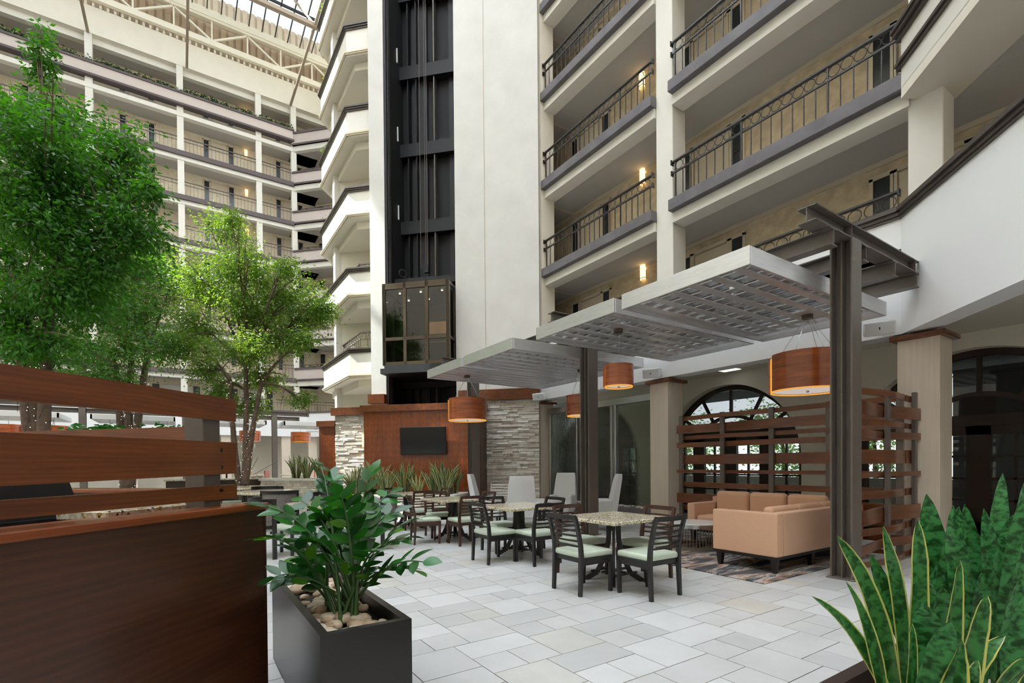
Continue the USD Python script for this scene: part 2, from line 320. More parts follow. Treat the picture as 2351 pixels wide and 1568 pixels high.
# ---------------------------------------------------------------- right-hand guest-room building
ST = 2.66
ORDL = ['ground', 'first', 'second', 'third', 'fourth', 'fifth', 'sixth', 'seventh', 'eighth', 'ninth', 'tenth', 'eleventh']
def struct(name, m, mat, label=None, smooth=False):
    return obj(name, m, mat, None, smooth, label=label, kind='structure')
wr = thing('wall_right', 'guest-room corridor walls of the right-hand building, tan textured wallpaper', None, kind='structure')
obj('wallpaper', MB().box(10.85, 11.1, -2.2, 14.5, 4.0, 24.2), 'wallpaper', wr)
m = MB()
for k in range(-1, 6): m.box(10.81, 10.85, -2.2, 14.4, 6.88+ST*k, 6.97+ST*k)
obj('crown_strip', m, 'door_cream', wr)
obj('end_wall', MB().box(9.22, 9.72, 12.14, 12.45, 3.4, 24.2), 'cream', wr)
obj('far_end_wall', MB().box(9.72, 11.1, 14.4, 14.6, 3.4, 24.2), 'cream', wr)
obj('tower_side', MB().box(9.6, 9.75, 12.45, 14.5, 3.4, 24.2), 'cream', wr)
for i, (y0, y1) in enumerate(((7.43, 7.90), (2.60, 3.03))):
    struct('column', MB().cbox(9.4, 9.86, y0, y1, 5.0 if i else 4.6, 24.2, .012), 'cream_light', ['cream plaster pier between the two stacks of railed balconies, right building', 'cream plaster pier at the chamfered corner of the right building'][i])
for k in range(-1, 6):
    z = ST*k
    c = thing('ceiling', f'guest-room corridor floor slab of the right building, {ORDL[k+3]} level', None, kind='structure')
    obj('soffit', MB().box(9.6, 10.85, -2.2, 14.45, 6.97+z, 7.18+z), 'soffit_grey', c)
    obj('soffit_trim', MB().box(9.66, 10.85, 12.5, 12.56, 6.955+z, 6.97+z), 'door_cream', c)
    for y0, y1 in ((3.0, 7.41), (7.91, 12.14)):
        obj('edge_beam', MB().box(9.35, 9.75, y0, y1, 6.88+z, 7.12+z), 'cream_light', c)
        obj('curb', MB().cbox(9.2, 9.52, y0-.02 if y0 > 5 else y0, y1, 7.10+z, 7.35+z, .01), 'charcoal', c)
dn = [0]
def door_unit(parent_label, M, mats=('door_cream', 'sidelight'), z=0, plates=True, h=2.15, detail=True):
    """a cream guest-room door with a dark sidelight window on either side; local x runs along the wall, local y into the wall"""
    dn[0] += 1
    t = tag(UsdGeom.Xform.Define(stage, f'/World/door_{dn[0]}').GetPrim(), parent_label, None, None, 'structure')
    dp = obj('door_panel', MB().cbox(.43, 1.33, -.03, .02, z, z+h-.08, .008, M), mats[0], t)
    f = MB()
    for a in (0, .33, .38, 1.36, 1.41, 1.74): f.box(a-.03, a+.03, -.05, .02, z, z+h, M)
    f.box(-.03, 1.77, -.05, .02, z+h-.05, z+h+.03, M); f.box(0, .33, -.04, .02, z, z+.98, M); f.box(1.41, 1.74, -.04, .02, z, z+.98, M)
    obj('door_frame', f, mats[0], t)
    for a in (.03, 1.44): obj('sidelight', MB().box(a, a+.27, -.025, .02, z+.98, z+h-.05, M), mats[1], t)
    obj('door_handle', MB().cbox(.5, .53, -.08, -.03, z+.95, z+1.1, .008, M), 'steel_bright', dp)
    if detail: obj('number_plate', MB().cbox(1.50, 1.66, -.04, -.02, z+1.42, z+1.58, .004, M), 'plate_black', t)
    return t
for k in range(-1, 5):
    for j, y in enumerate((12.59, 8.32, 4.05)):
        M = np.eye(4); M[:3, :3] = np.array([[0, 1, 0], [-1, 0, 0], [0, 0, 1]]); M[:3, 3] = (10.85, y, 7.18 + ST*k - ST*0)
        M[2, 3] = 4.55 + ST*(k+1)
        d = door_unit(f'cream guest-room door with dark sidelights, {ORDL[k+3]} level of the right building, ' + ['beside the lift tower', 'behind the middle pier', 'near the chamfered corner'][j], M)
        if k == 0 and j == 2:
            tx = meshkit.text_mesh('322', .055, .003, True); v = np.array(tx.vertices) + [1.513, 1.475, 0]
            obj('room_number', MB().add(np.stack([v[:, 0], -.041 - v[:, 2], v[:, 1]], 1), tx.faces, M), 'plate_white', d)
# sconces
def sconce(label, loc, rot, group=None):
    t = thing('wall_sconce', label, 'wall lamp', loc, rot, group)
    s = MB(); a = np.linspace(-PI/2, PI/2, 13); p = [(.09*math.cos(x), .09*math.sin(x)) for x in a]; q = [(.075*math.cos(x), .075*math.sin(x)) for x in a[::-1]]
    s.prism(Polygon(p+q), -.2, .2); obj('glass_shade', s, 'sconce_glow', t, smooth=30)
    obj('back_plate', MB().cbox(-.02, .0, -.06, .06, -.12, .12, .004), 'bronze', t)
    obj('bracket', MB().bar((0, -.1, -.17), (.1, -.1, -.17), .012).bar((.1, -.1, -.17), (.1, .1, -.17), .012).bar((.1, .1, -.17), (0, .1, -.17), .012).bar((0, -.098, -.2), (0, -.098, .05), .012).bar((0, .098, -.2), (0, .098, .05), .012), 'bronze', t)
    return t
s0 = sconce('lit amber wall sconce seen through the lowest corridor opening just left of the middle pier', (10.83, 9.57, 6.42 + .33), 180)
for k, w in enumerate(('lit amber wall sconce half hidden behind the railing one floor above the lowest opening', 'lit amber wall sconce behind the second railing from the bottom, left of the middle pier', 'lit amber wall sconce on the top corridor level left of the middle pier')):
    dup(s0, w, (10.83, 9.57, 6.75 + ST*(k+1)), 180)
dup(s0, 'lit amber wall sconce on the corridor behind the chamfered corner at far right', (10.83, 1.03, 6.75), 180)

# railings: one built per bay, copied up the building
def railing_long(name, label, L, loc, rot, group, mat='rail_dark', ht=.88, step=.19, circles=True):
    t = thing(name, label, 'railing', loc, rot, group)
    obj('handrail', MB().cbox(0, L, -.035, .035, ht-.05, ht, .012).box(0, .02, -.05, .05, ht-.09, ht+.02).box(L-.02, L, -.05, .05, ht-.09, ht+.02), mat, t)
    obj('lower_rail', MB().cbox(0, L, -.018, .018, ht-.29, ht-.25, .006).box(0, .02, -.04, .04, ht-.33, ht-.22).box(L-.02, L, -.04, .04, ht-.33, ht-.22), mat, t)
    n = int(L/step); st = L/n
    for i in range(n):
        x = st*(i+.5); post = i % 8 == 5
        w = .014 if post else .008
        obj('baluster', MB().box(x-w, x+w, -w, w, 0, ht-.05 if post else ht-.28).box(x-w*1.8, x+w*1.8, -w*1.8, w*1.8, 0, .012), mat, t)
        if i < n-1 and circles: obj('ring', MB().torus((x+st/2, 0, ht-.15), .092, .007, 'y', 16, 4), mat, t, smooth=True)
    return t
LV = {0: 'lowest full', 1: 'second', 2: 'third', 3: 'fourth', 4: 'fifth'}
ra = railing_long('balcony_railing', 'dark iron railing with a band of rings, lowest full balcony left of the middle pier', 4.20, (9.32, 7.92, 7.35), 90, 'railings of the right building')
rb = railing_long('balcony_railing', 'dark iron railing with a band of rings, lowest full balcony right of the middle pier', 4.34, (9.32, 3.05, 7.35), 90, 'railings of the right building')
for k in range(1, 4):
    dup(ra, f'dark iron railing with a band of rings, {LV[k]} balcony up, left of the middle pier', (9.32, 7.92, 7.35+ST*k), 90)
    dup(rb, f'dark iron railing with a band of rings, {LV[k]} balcony up, right of the middle pier', (9.32, 3.05, 7.35+ST*k), 90)

# mezzanine ring parapet over the arcade, chamfered at the near corner
def wallstrip(p0, p1, th, z0, z1, m=None, out=0):
    """vertical slab along p0->p1, thickness th to the left of the direction, pushed out by out to the right"""
    p0, p1 = np.array(p0, float), np.array(p1, float); t = (p1-p0)/np.linalg.norm(p1-p0); n = np.array([-t[1], t[0]])
    a, b = p0 - n*out, p1 - n*out
    q = [a, b, b+n*(th+out), a+n*(th+out)]
    v = [[*x, z] for z in (z0, z1) for x in q]
    f = [[0, 2, 1], [0, 3, 2], [4, 5, 6], [4, 6, 7], [0, 1, 5], [0, 5, 4], [1, 2, 6], [1, 6, 5], [2, 3, 7], [2, 7, 6], [3, 0, 4], [3, 4, 7]]
    return (m or MB()).add(v, f)
CH0, CH1 = (9.2, 3.05), (4.6, -1.55)
fas = thing('wall_mezzanine', 'white mezzanine parapet over the ground-floor arcade, bending towards the viewer at right', None, kind='structure')
obj('parapet', wallstrip(CH0, (9.2, 12.2), -.36, 3.38, 5.18), 'white_paint', fas)
obj('parapet', wallstrip(CH1, CH0, -.36, 3.38, 5.18), 'white_paint', fas)
mo = MB()
for a, b in ((CH0, (9.2, 12.2)), (CH1, CH0)):
    for o, z0, z1 in ((-.05, 5.18, 5.24), (-.03, 5.14, 5.18), (-.09, 5.24, 5.30)): wallstrip(a, b, -.36+o, z0, z1, mo, o)
obj('parapet_moulding', mo, 'moulding', fas)
obj('mezzanine_floor', MB().box(9.45, 11.1, -2.2, 12.3, 3.80, 4.55).prism([(9.5, 3.0), (4.9, -1.6), (5.4, -2.2), (11, -2.2), (11, 3.0)], 3.80, 4.55), 'white_paint', fas)
rr = railing_long('balcony_railing', 'low iron railing with a band of rings above the white mezzanine parapet', 9.05, (9.36, 3.12, 5.30), 90, None, ht=.36, step=.24, circles=False)
for i in range(37): obj('ring', MB().torus((.24*(i+.6), 0, .20), .10, .008, 'y', 18, 4), 'rail_dark', rr, smooth=True)
# planter parapets on the chamfer of the upper levels
for k in range(0, 3):
    z = ST*k
    p = thing('wall_corner_balcony', f'cream chamfered corner balcony with two dark mouldings, {["lowest", "second", "third"][k]} of its stack at upper right', None, kind='structure')
    obj('parapet', wallstrip(CH1, CH0, -.5, 7.10+z, 7.95+z), 'cream_light', p)
    obj('balcony_slab', MB().prism([CH0, CH1, (5.2, -2.2), (11, -2.2), (11, -1.5), (6.6, -1.3), (9.9, 2.6)], 6.955+z, 7.12+z), 'cream', p)
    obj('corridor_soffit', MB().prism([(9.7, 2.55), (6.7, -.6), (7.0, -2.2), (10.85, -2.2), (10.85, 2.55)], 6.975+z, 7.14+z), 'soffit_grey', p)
    mo = MB()
    for o, z0, z1 in ((-.04, 7.40, 7.45), (-.07, 7.45, 7.50), (-.05, 7.84, 7.90), (-.10, 7.90, 7.96), (-.13, 7.96, 8.01)): wallstrip(CH1, (9.24, 3.09), -.3, z0+z, z1+z, mo, o)
    obj('dark_moulding', mo, 'moulding', p)

# ground-floor arcade: columns, ceiling, arched window wall
for i, (yc, lab) in enumerate(((2.84, 'pale wood-grain square column beside the slatted screen at right'), (7.69, 'pale wood-grain square column left of the slatted screen'), (12.5, 'pale wood-grain square column at the end of the stone wall'))):
    c = tag(thing('column', lab, None, kind='structure'), None)
    obj('column_shaft', MB().cbox(9.2, 9.72, yc-.26, yc+.26, 0, 3.27, .006), 'pale_wood', c)
    obj('column_cap', MB().cbox(9.12, 9.80, yc-.34, yc+.34, 3.27, 3.34, .008), 'beam_red', c)
    obj('column_base', MB().cbox(9.185, 9.735, yc-.275, yc+.275, 0, .17, .006), 'pale_wood', c)
cg = thing('ceiling', 'plain ceiling of the ground-floor arcade', None, kind='structure')
obj('arcade_soffit', MB().box(9.5, 12.4, -3, 13.2, 3.72, 3.80), 'cream', cg)
AX, AR, AZ = 12.0, 1.92, 1.52
wall = sbox(-4, 0, 13.4, 3.78)
for yc in (12.58, 7.70, 2.82, -2.06):
    wall = wall.difference(Point(yc, AZ).buffer(AR, 40).union(sbox(yc-AR, -.1, yc+AR, AZ)).intersection(sbox(-9, -.1, 20, 5)))
def yzprism(poly, x0, x1, m=None):
    m = m or MB()
    for g in getattr(poly, 'geoms', [poly]):
        t = trimesh.creation.extrude_polygon(g, x1-x0, engine='earcut'); v = t.vertices
        m.add(np.stack([v[:, 2]+x0, v[:, 0], v[:, 1]], 1), t.faces[:, :])
    return m
struct('wall_arcade', yzprism(wall, AX-.25, AX+.15), 'cream', 'beige wall of the ground-floor arcade with wide arched openings')
for i, yc in enumerate((12.58, 7.70, 2.82)):
    w = tag(UsdGeom.Xform.Define(stage, f'/World/window_{i+1}').GetPrim(), ['arched dark-framed window behind the water-glass panels', 'arched dark-framed fan window and glazed doors behind the slatted screen', 'arched dark-framed fan window and glazed door at far right'][i], None, None, 'structure')
    ring = lambda a, b: Point(yc, AZ).buffer(a, 40).difference(Point(yc, AZ).buffer(b, 40)).intersection(sbox(yc-3, 2.22, yc+3, 6))
    obj('outer_arch', yzprism(ring(AR+.01, AR-.12), AX, AX+.12), 'dark_frame', w)
    obj('inner_arch', yzprism(ring(1.16, 1.08), AX+.02, AX+.10), 'dark_frame', w)
    for a in (38, 62, 90, 118, 142):
        c, s = math.cos(math.radians(a)), math.sin(math.radians(a))
        obj('fan_bar', MB().bar((AX+.06, yc+1.1*c, AZ+1.1*s), (AX+.06, yc+(AR-.05)*c, AZ+(AR-.05)*s), .07, .06, (1, 0, 0)), 'dark_frame', w)
    obj('transom', MB().box(AX-.02, AX+.14, yc-AR, yc+AR, 2.06, 2.26), 'dark_frame', w)
    obj('fan_pane', yzprism(Point(yc, AZ).buffer(AR-.05, 40).intersection(sbox(yc-3, 2.2, yc+3, 6)), AX+.05, AX+.06), 'glass_dim', w)
    for k in range(4):
        y0 = yc - AR + .0 + k*(2*AR/4); y1 = y0 + 2*AR/4
        d = group_part('door_leaf', w)
        f = MB().box(AX, AX+.1, y0, y0+.17, 0, 2.1).box(AX, AX+.1, y1-.17, y1, 0, 2.1).box(AX, AX+.1, y0, y1, 1.9, 2.1).box(AX, AX+.1, y0, y1, 0, .32)
        for zz in (.72, 1.11, 1.51): f.box(AX+.02, AX+.08, y0, y1, zz-.02, zz+.02)
        f.box(AX+.02, AX+.08, (y0+y1)/2-.02, (y0+y1)/2+.02, .3, 1.95)
        obj('leaf_frame', f, 'dark_frame', d)
        for a, b in ((.32, .70), (.74, 1.09), (1.13, 1.49), (1.53, 1.9)):
            for e, g in ((y0+.17, (y0+y1)/2-.02), ((y0+y1)/2+.02, y1-.17)): obj('door_pane', MB().box(AX+.045, AX+.055, e, g, a, b), 'glass', d)
t = thing('ceiling_light', 'small square recessed ceiling light in front of the arched window behind the screen', 'ceiling light', (11.2, 7.25, 3.72))
obj('diffuser', MB().box(-.22, .22, -.22, .22, -.02, -.005), 'panel_light', t); obj('trim_ring', MB().box(-.26, .26, -.26, .26, -.008, .0), 'white_paint', t)
# outside: grey terrace, hedge trees beyond the arcade windows
struct('ground_outside', MB().box(12.3, 40, -12, 30, -.12, -.01), 'pavement', 'grey paving outside the arched windows')
struct('ceiling_outside', MB().box(12.2, 17.2, -12, 30, 3.75, 3.95), 'room_grey', 'grey porch ceiling outside the arched windows')
struct('wall_outside', MB().box(15.5, 15.8, -12, 4.1, 0, 3.6), 'room_grey', 'grey wall seen through the right-hand arched window')
wg = thing('wall_terrace', 'grey masonry pier with narrow bright slot seen through the right-hand arched door', None, kind='structure')
obj('pier', MB().box(13.9, 14.2, 2.05, 2.45, 0, 3.0), 'room_grey', wg)
obj('terrace_wall', MB().box(16.2, 16.4, 3, 30, 0, .95), 'stone_cap', wg)

# ---------------------------------------------------------------- lift tower (set at 45 degrees)
tw = thing('wall_tower', 'tall pale plaster lift tower wall with one vertical joint, right of the black shaft', None, kind='structure')
obj('plaster_panel', tb(MB(), 2.13, 3.80, 14.98, 15.4, 3.3, 24.2), 'plaster', tw)
obj('plaster_panel', tb(MB(), 3.82, 4.77, 14.98, 15.4, 3.3, 24.2), 'plaster', tw)
obj('joint_back', tb(MB(), 3.78, 3.84, 15.0, 15.4, 3.3, 24.2), 'door_cream', tw)
obj('plaster_return', tb(MB(), 2.13, 2.2, 15.2, 16.2, 3.3, 24.2), 'cream', tw)
ts = thing('wall_tower_strip', 'narrow plaster strip between the black lift shaft and the cream corner balconies', None, kind='structure')
obj('plaster_panel', tb(MB(), 7.13, 7.65, 14.98, 15.5, 2.6, 24.2), 'plaster', ts)
sh = thing('wall_shaft', 'black open lift shaft with horizontal beams and guide rails', None, kind='structure')
obj('shaft_back', tb(MB(), 4.6, 7.4, 16.55, 16.7, 0, 24.2), 'black_shaft', sh)
obj('shaft_side', tb(MB(), 7.13, 7.2, 15.0, 16.6, 0, 24.2), 'black_shaft', sh)
obj('shaft_side', tb(MB(), 4.70, 4.77, 15.3, 16.6, 0, 24.2), 'black_shaft', sh)
for k in range(-2, 5): obj('shaft_beam', tb(MB(), 4.77, 7.13, 16.25, 16.55, 9.40+ST*k, 9.84+ST*k), 'black_panel', sh)
for s in (5.9, 6.55, 6.85): obj('guide_rail', tb(MB(), s-.02, s+.02, 16.3, 16.56, 3, 24), 'steel_paint' if s < 6 else 'black_panel', sh)
for s in (4.86, 6.2): obj('shaft_panel', tb(MB(), s, s+.55, 16.45, 16.56, 3, 24), 'black_panel', sh)
obj('shaft_trim', tb(MB(), 7.05, 7.13, 15.0, 15.08, 3, 24.2), 'black_panel', sh)
for k in range(0, 4): obj('rail_bracket', tb(MB(), 7.085, 7.125, 16.0, 16.04, 9.92+ST*k-.1, 10.3+ST*k), 'stone_top', sh)
for s, top in ((6.15, 24), (5.98, 24), (5.92, 24)): obj('hoist_cable', MB().tube([T(s, 15.6, 7.9), T(s, 15.6, top)], .009, 5), 'steel_paint', sh)
obj('cable_hitch', tb(MB(), 5.88, 6.02, 15.55, 15.65, 7.75, 8.0), 'black_panel', sh)
# lift cab
cab = thing('lift_cab', 'bronze-framed glass lift cab with lit downlights stopped in the black shaft', 'lift')
s0, s1, D0, D1, z0, z1 = 4.86, 6.94, 14.45, 16.1, 4.53, 7.06
fr = MB()
for s in (s0, 5.53, 6.25, s1): tb(fr, s-.05, s+.05, D0, D0+.08, z0, z1)
for z in (z0, 5.29, 6.88, z1-.10): tb(fr, s0, s1, D0, D0+.07, z, z+.10)
for D in (D0+.04, 15.1, D1): tb(fr, s0-.04, s0+.04, D-.04, D+.04, z0, z1); tb(fr, s1-.04, s1+.04, D-.04, D+.04, z0, z1)
for z in (z0, 5.29, z1-.10): tb(fr, s0-.03, s0+.03, D0, D1, z, z+.1); tb(fr, s1-.03, s1+.03, D0, D1, z, z+.1)
obj('cab_frame', fr, 'bronze', cab)
for a, b in ((s0+.05, 5.48), (5.58, 6.20), (6.30, s1-.05)):
    for c, d in ((z0+.1, 5.29), (5.39, 6.88), (6.90, z1-.1)): obj('cab_pane', tb(MB(), a, b, D0+.03, D0+.04, c, d), 'glass_cab', cab)
for c, d in ((z0+.1, 5.29), (5.39, z1-.1)): obj('side_pane', tb(MB(), s0-.005, s0+.005, D0+.08, D1, c, d), 'glass_cab', cab); obj('side_pane', tb(MB(), s1-.005, s1+.005, D0+.08, D1, c, d), 'glass_cab', cab)
obj('cab_floor', tb(MB(), s0, s1, D0, D1, z0-.12, z0), 'black_panel', cab)
obj('cab_ceiling', tb(MB(), s0, s1, D0+.05, D1, z1-.2, z1), 'cab_wall', cab)
obj('back_wall', tb(MB(), s0, s1, D1-.06, D1, z0, z1), 'cab_wall', cab)
obj('copper_band', tb(MB(), s0+.1, s1-.9, D1-.09, D1-.06, 5.85, 6.25), 'copper', cab)
obj('hand_rail', MB().tube([T(s0+.15, D1-.16, 5.55), T(s1-.15, D1-.16, 5.55)], .025, 8), 'copper', cab)
obj('cab_apron', tb(MB(), s0-.05, s1+.12, D0-.03, D1, z0-.26, z0-.10), 'black_panel', cab)
for i, (s, D) in enumerate(((5.15, 14.8), (5.85, 14.8), (6.55, 14.8), (5.15, 15.5), (5.85, 15.5), (6.55, 15.5))): obj('downlight', MB().sphere(T(s, D, z1-.215), .035, 1, (1, 1, .4)), 'down_lamp', cab)
obj('crosshead', tb(MB(), 4.85, 7.0, 15.4, 15.75, 7.32, 7.55), 'black_panel', cab)
obj('cab_sheave', MB().torus(T(6.75, 15.5, 7.75), .13, .03, 'y', 16, 6), 'black_panel', cab)

# ---------------------------------------------------------------- cream corner balconies left of the shaft
c0 = T(7.6, 15.25)[:2]; c1 = np.array([4.73, 16.83]); c2 = np.array([4.73, 20.45]); c3 = c2 + np.array([1.6, 1.6])
def inset(d):
    a = c0 + np.array([d, d])*.7071; b = c1 + np.array([d, .414*d]); e = c2 + np.array([d, -.0*d]); return a, b, e, c3 + np.array([d*.7, -d*.7])
NB = ['lowest', 'second', 'third', 'fourth', 'fifth', 'sixth']
for k in range(0, 6):
    z = ST*k
    b = thing('wall_stacked_balcony', f'cream faceted planter balcony left of the lift shaft, {NB[k]} from the bottom', None, kind='structure')
    A = [c0, c1, c2, c3]
    for i in range(3): obj('parapet', wallstrip(A[i+1], A[i], .3, 4.42+z, 5.18+z), 'cream_light', b)
    I = inset(.32)
    obj('balcony_beam', MB().prism([I[0], I[1], I[2], I[3], c3+[3, -1], T(7.6, 18)[:2]], 4.08+z, 4.36+z), 'cream', b)
    obj('balcony_slab', MB().prism([c0, c1, c2, c3, c3+[3, -1], T(7.6, 18)[:2]], 4.32+z, 4.43+z), 'cream', b)
    mo, ml = MB(), MB()
    for i in range(3):
        e0, e1 = A[i+1], A[i]; t = (e0-e1)/np.linalg.norm(e0-e1)*.05
        if i == 0: e1 = e1 + t*0
        for o, u0, u1 in ((.04, 5.16, 5.21), (.07, 5.21, 5.26), (.10, 5.26, 5.31)): wallstrip(e0+t*o*8, e1-t*o*8*(i > 0), .3, u0+z, u1+z, mo, o)
        for o, u0, u1 in ((.03, 4.44, 4.48), (.07, 4.40, 4.44), (.05, 4.36, 4.40)): wallstrip(e0+t*o*8, e1-t*o*8*(i > 0), .3, u0+z, u1+z, ml, o)
    obj('dark_cap', mo, 'moulding', b); obj('lower_moulding', ml, 'mould_cream', b)
    # set-back ring railing
    R = inset(.42); rl = MB()
    for i in range(3):
        p, q = np.array(R[i]), np.array(R[i+1]); hz = .86 if k == 0 else .52
        rl.bar([*p, 5.31+z+hz-.22], [*q, 5.31+z+hz-.22], .06, .05); rl.bar([*p, 5.31+z+hz-.45], [*q, 5.31+z+hz-.45], .03, .03)
        n = int(np.linalg.norm(q-p)/.22)
        for j in range(n):
            c = p + (q-p)*(j+.5)/n; e = p + (q-p)*(j+1)/n
            rl.bar([*e, 5.2+z], [*e, 5.31+z+hz-.45], .018)
            tt = (q-p)/np.linalg.norm(q-p); a = np.linspace(0, 2*PI, 13)
            rl.tube([[c[0]+tt[0]*.095*math.cos(x), c[1]+tt[1]*.095*math.cos(x), 5.31+z+hz-.34+.095*math.sin(x)] for x in a], .008, 4, cap=False)
    obj('ring_railing', rl, 'rail_brown', b)
    obj('balcony_soil', MB().prism([*inset(.3)[:3], *inset(.5)[2::-1]], 5.1+z, 5.2+z), 'soil', b)
ws = thing('wall_behind_balconies', 'cream walls behind the faceted corner balconies', None, kind='structure')
obj('back_wall', tb(MB(), 7.4, 10.2, 17.2, 17.5, 0, 24.2), 'cream', ws)
obj('side_wall', MB().box(4.9, 5.5, 19.2, 19.5, 0, 24.2), 'cream_light', ws)
# ---------------------------------------------------------------- stone, timber and planters at the foot of the tower
def stones(parent, s0, s1, D, z0, z1, rowh, lmin, lmax, parts, M=None, depth=.05):
    """ledgestone courses: irregular long stones, the most visible as parts, the rest joined"""
    r = random.Random(int(s0*100)+int(z0*10)); lst = []; z = z0
    while z < z1-.01:
        h = min(rowh*r.uniform(.7, 1.35), z1-z); s = s0 - r.uniform(0, .2)
        while s < s1:
            l = r.uniform(lmin, lmax); a, b = max(s, s0), min(s+l, s1)
            if b-a > .02: lst.append((a, b, z, z+h, r.uniform(0, depth), r.randrange(5)))
            s += l
        z += h
    order = sorted(range(len(lst)), key=lambda i: -(lst[i][1]-lst[i][0])*(lst[i][3]-lst[i][2])); keep = set(order[:parts]); rest = [MB() for _ in range(5)]
    for i, (a, b, u, v, p, c) in enumerate(lst):
        m = MB() if i in keep else rest[c]
        g = .003; j = r.uniform(-.004, .004)
        vv = [[-b+g, D-p, u+g], [-a-g, D-p-j, u+g], [-b+g, D+.02, u+g], [-a-g, D+.02, u+g], [-b+g+.004, D-p+.008+j, v-g], [-a-g-.004, D-p+.008, v-g], [-b+g, D+.02, v-g], [-a-g, D+.02, v-g]]
        m.add(vv, BOXF, M if M is not None else TOW)
        if i in keep: obj('stone', m, f'stone_{c}', parent)
    for c in range(5):
        if rest[c].n: obj('small_stones', rest[c], f'stone_{c}', parent, kind='stuff')
sw = thing('wall_stone', 'ledgestone-clad wall right of the timber television panel', None, kind='structure')
obj('stone_backing', tb(MB(), 2.15, 4.66, 14.94, 15.35, 0, 3.42), 'stone_3', sw)
stones(sw, 2.15, 3.95, 14.94, 0, 3.40, .062, .15, .55, 290)
obj('red_wood_header', tb(MB(), 2.10, 4.66, 14.80, 15.0, 3.40, 3.72), 'beam_red', sw)
sl = thing('wall_stone_left', 'sunlit ledgestone-clad wall left of the timber television panel', None, kind='structure')
obj('stone_backing', tb(MB(), 7.3, 8.70, 14.55, 15.0, 0, 3.04), 'stone_3', sl)
stones(sl, 7.3, 8.70, 14.55, .8, 3.02, .055, .15, .5, 230)
obj('red_wood_header', tb(MB(), 7.3, 8.78, 14.42, 14.7, 3.02, 3.26), 'beam_red', sl)
ss = thing('wall_stone_strip', 'small red-wood block on ledgestone at the foot of the plaster strip', None, kind='structure')
obj('stone_backing', tb(MB(), 7.10, 7.66, 14.92, 15.0, 2.8, 3.4), 'stone_3', ss); stones(ss, 7.13, 7.62, 14.92, 2.9, 3.40, .06, .12, .3, 40)
obj('red_wood_header', tb(MB(), 7.12, 7.68, 14.78, 15.0, 3.40, 3.70), 'beam_red', ss)
wp = thing('wall_timber', 'tall red-brown timber feature panel carrying the television', None, kind='structure')
for i in range(6):
    a = 3.80 + i*(7.50-3.80)/6; obj('timber_board', tb(MB(), a+.002, a+(7.50-3.80)/6-.002, 14.15, 14.3, 0, 3.06), 'panel_red', wp)
obj('panel_core', tb(MB(), 3.82, 7.48, 14.3, 14.95, 0, 3.05), 'panel_red', wp)
obj('side_board', tb(MB(), 3.79, 3.81, 14.16, 14.95, 0, 3.06), 'panel_dark', wp)
obj('panel_cap', tb(MB(), 3.74, 7.58, 14.06, 14.95, 3.06, 3.26), 'beam_red', wp)
wl = thing('wall_timber_pier', 'free-standing red-brown timber pier with a block cap at the left end of the stone wall', None, kind='structure')
obj('timber_board', tb(MB(), 8.73, 9.28, 14.55, 14.9, 0, 2.72), 'panel_red', wl); obj('panel_cap', tb(MB(), 8.69, 9.33, 14.48, 14.95, 2.68, 2.86), 'beam_red', wl)
tv = thing('television', 'black flat-screen television mounted slightly tilted on the red timber panel', 'television', T(5.53, 14.06, 2.15), -45)
MT = np.eye(4); a = math.radians(4); MT[1:3, 1:3] = [[math.cos(a), -math.sin(a)], [math.sin(a), math.cos(a)]]
obj('screen', MB().box(-.70, .70, -.035, -.025, -.39, .39, MT), 'tv_black', tv); obj('bezel', MB().cbox(-.725, .725, -.028, .02, -.415, .41, .006, MT), 'tv_frame', tv)
obj('wall_mount', MB().box(-.2, .2, .02, .09, -.2, .2), 'tv_frame', tv)
t = sconce('lit glass wall sconce on the sunlit stone wall beside the timber panel', T(7.62, 14.46, 2.2), 225)
# low stone planters
def planter(name, label, s0, s1, D0, D1, h, parts):
    p = thing(name, label, 'planter')
    obj('core', tb(MB(), s0+.05, s1-.05, D0+.05, D1, 0, h-.06), 'stone_3', p)
    stones(p, s0, s1, D0+.05, .0, h-.06, .085, .2, .6, parts)
    n = 4; Mr = None
    pts = [(-s1, D0), (-s0, D0), (-s0, D1), (-s1, D1)]
    outer = Polygon(pts).buffer(.04); inner = Polygon(pts).buffer(-.22)
    obj('stone_coping', MB().prism(outer.difference(inner), h-.07, h, TOW), 'stone_cap', p)
    obj('soil', MB().prism(inner, h-.09, h-.05, TOW), 'soil', p)
    return p
planter('stone_planter', 'long low ledgestone planter of snake plants below the television', 4.1, 7.9, 12.55, 14.05, .62, 150)
planter('stone_planter', 'low ledgestone planter of snake plants in front of the timber pier at left', 8.9, 11.2, 14.2, 15.4, 1.02, 80)

# glass water wall between the columns
gw = thing('water_wall', 'rippled water-glass wall panels in stainless frames between two pale columns', 'water feature')
for i, (y0, y1) in enumerate(((10.95, 12.1), (9.55, 10.75), (8.05, 9.40))):
    obj('water_pane', MB().box(9.52, 9.53, y0, y1, .35, 2.95), 'water_glass', gw)
obj('top_rail', MB().cbox(9.44, 9.60, 8.0, 12.2, 2.95, 3.12, .01), 'steel_bright', gw)
for y in (12.12, 10.90, 10.72, 9.50, 9.36, 8.04): obj('upright', MB().cbox(9.46, 9.58, y-.035, y+.035, .2, 3.0, .008), 'steel_bright', gw)
obj('basin', MB().cbox(9.25, 9.75, 8.0, 12.2, 0, .33, .015), 'charcoal', gw)
r = random.Random(3); pb = MB()
for i in range(160): pb.sphere((r.uniform(9.3, 9.7), r.uniform(8.05, 12.1), .34), r.uniform(.03, .05), 1, (1, 1, .6))
obj('basin_pebbles', pb, 'stone_3', gw, smooth=True, kind='stuff')

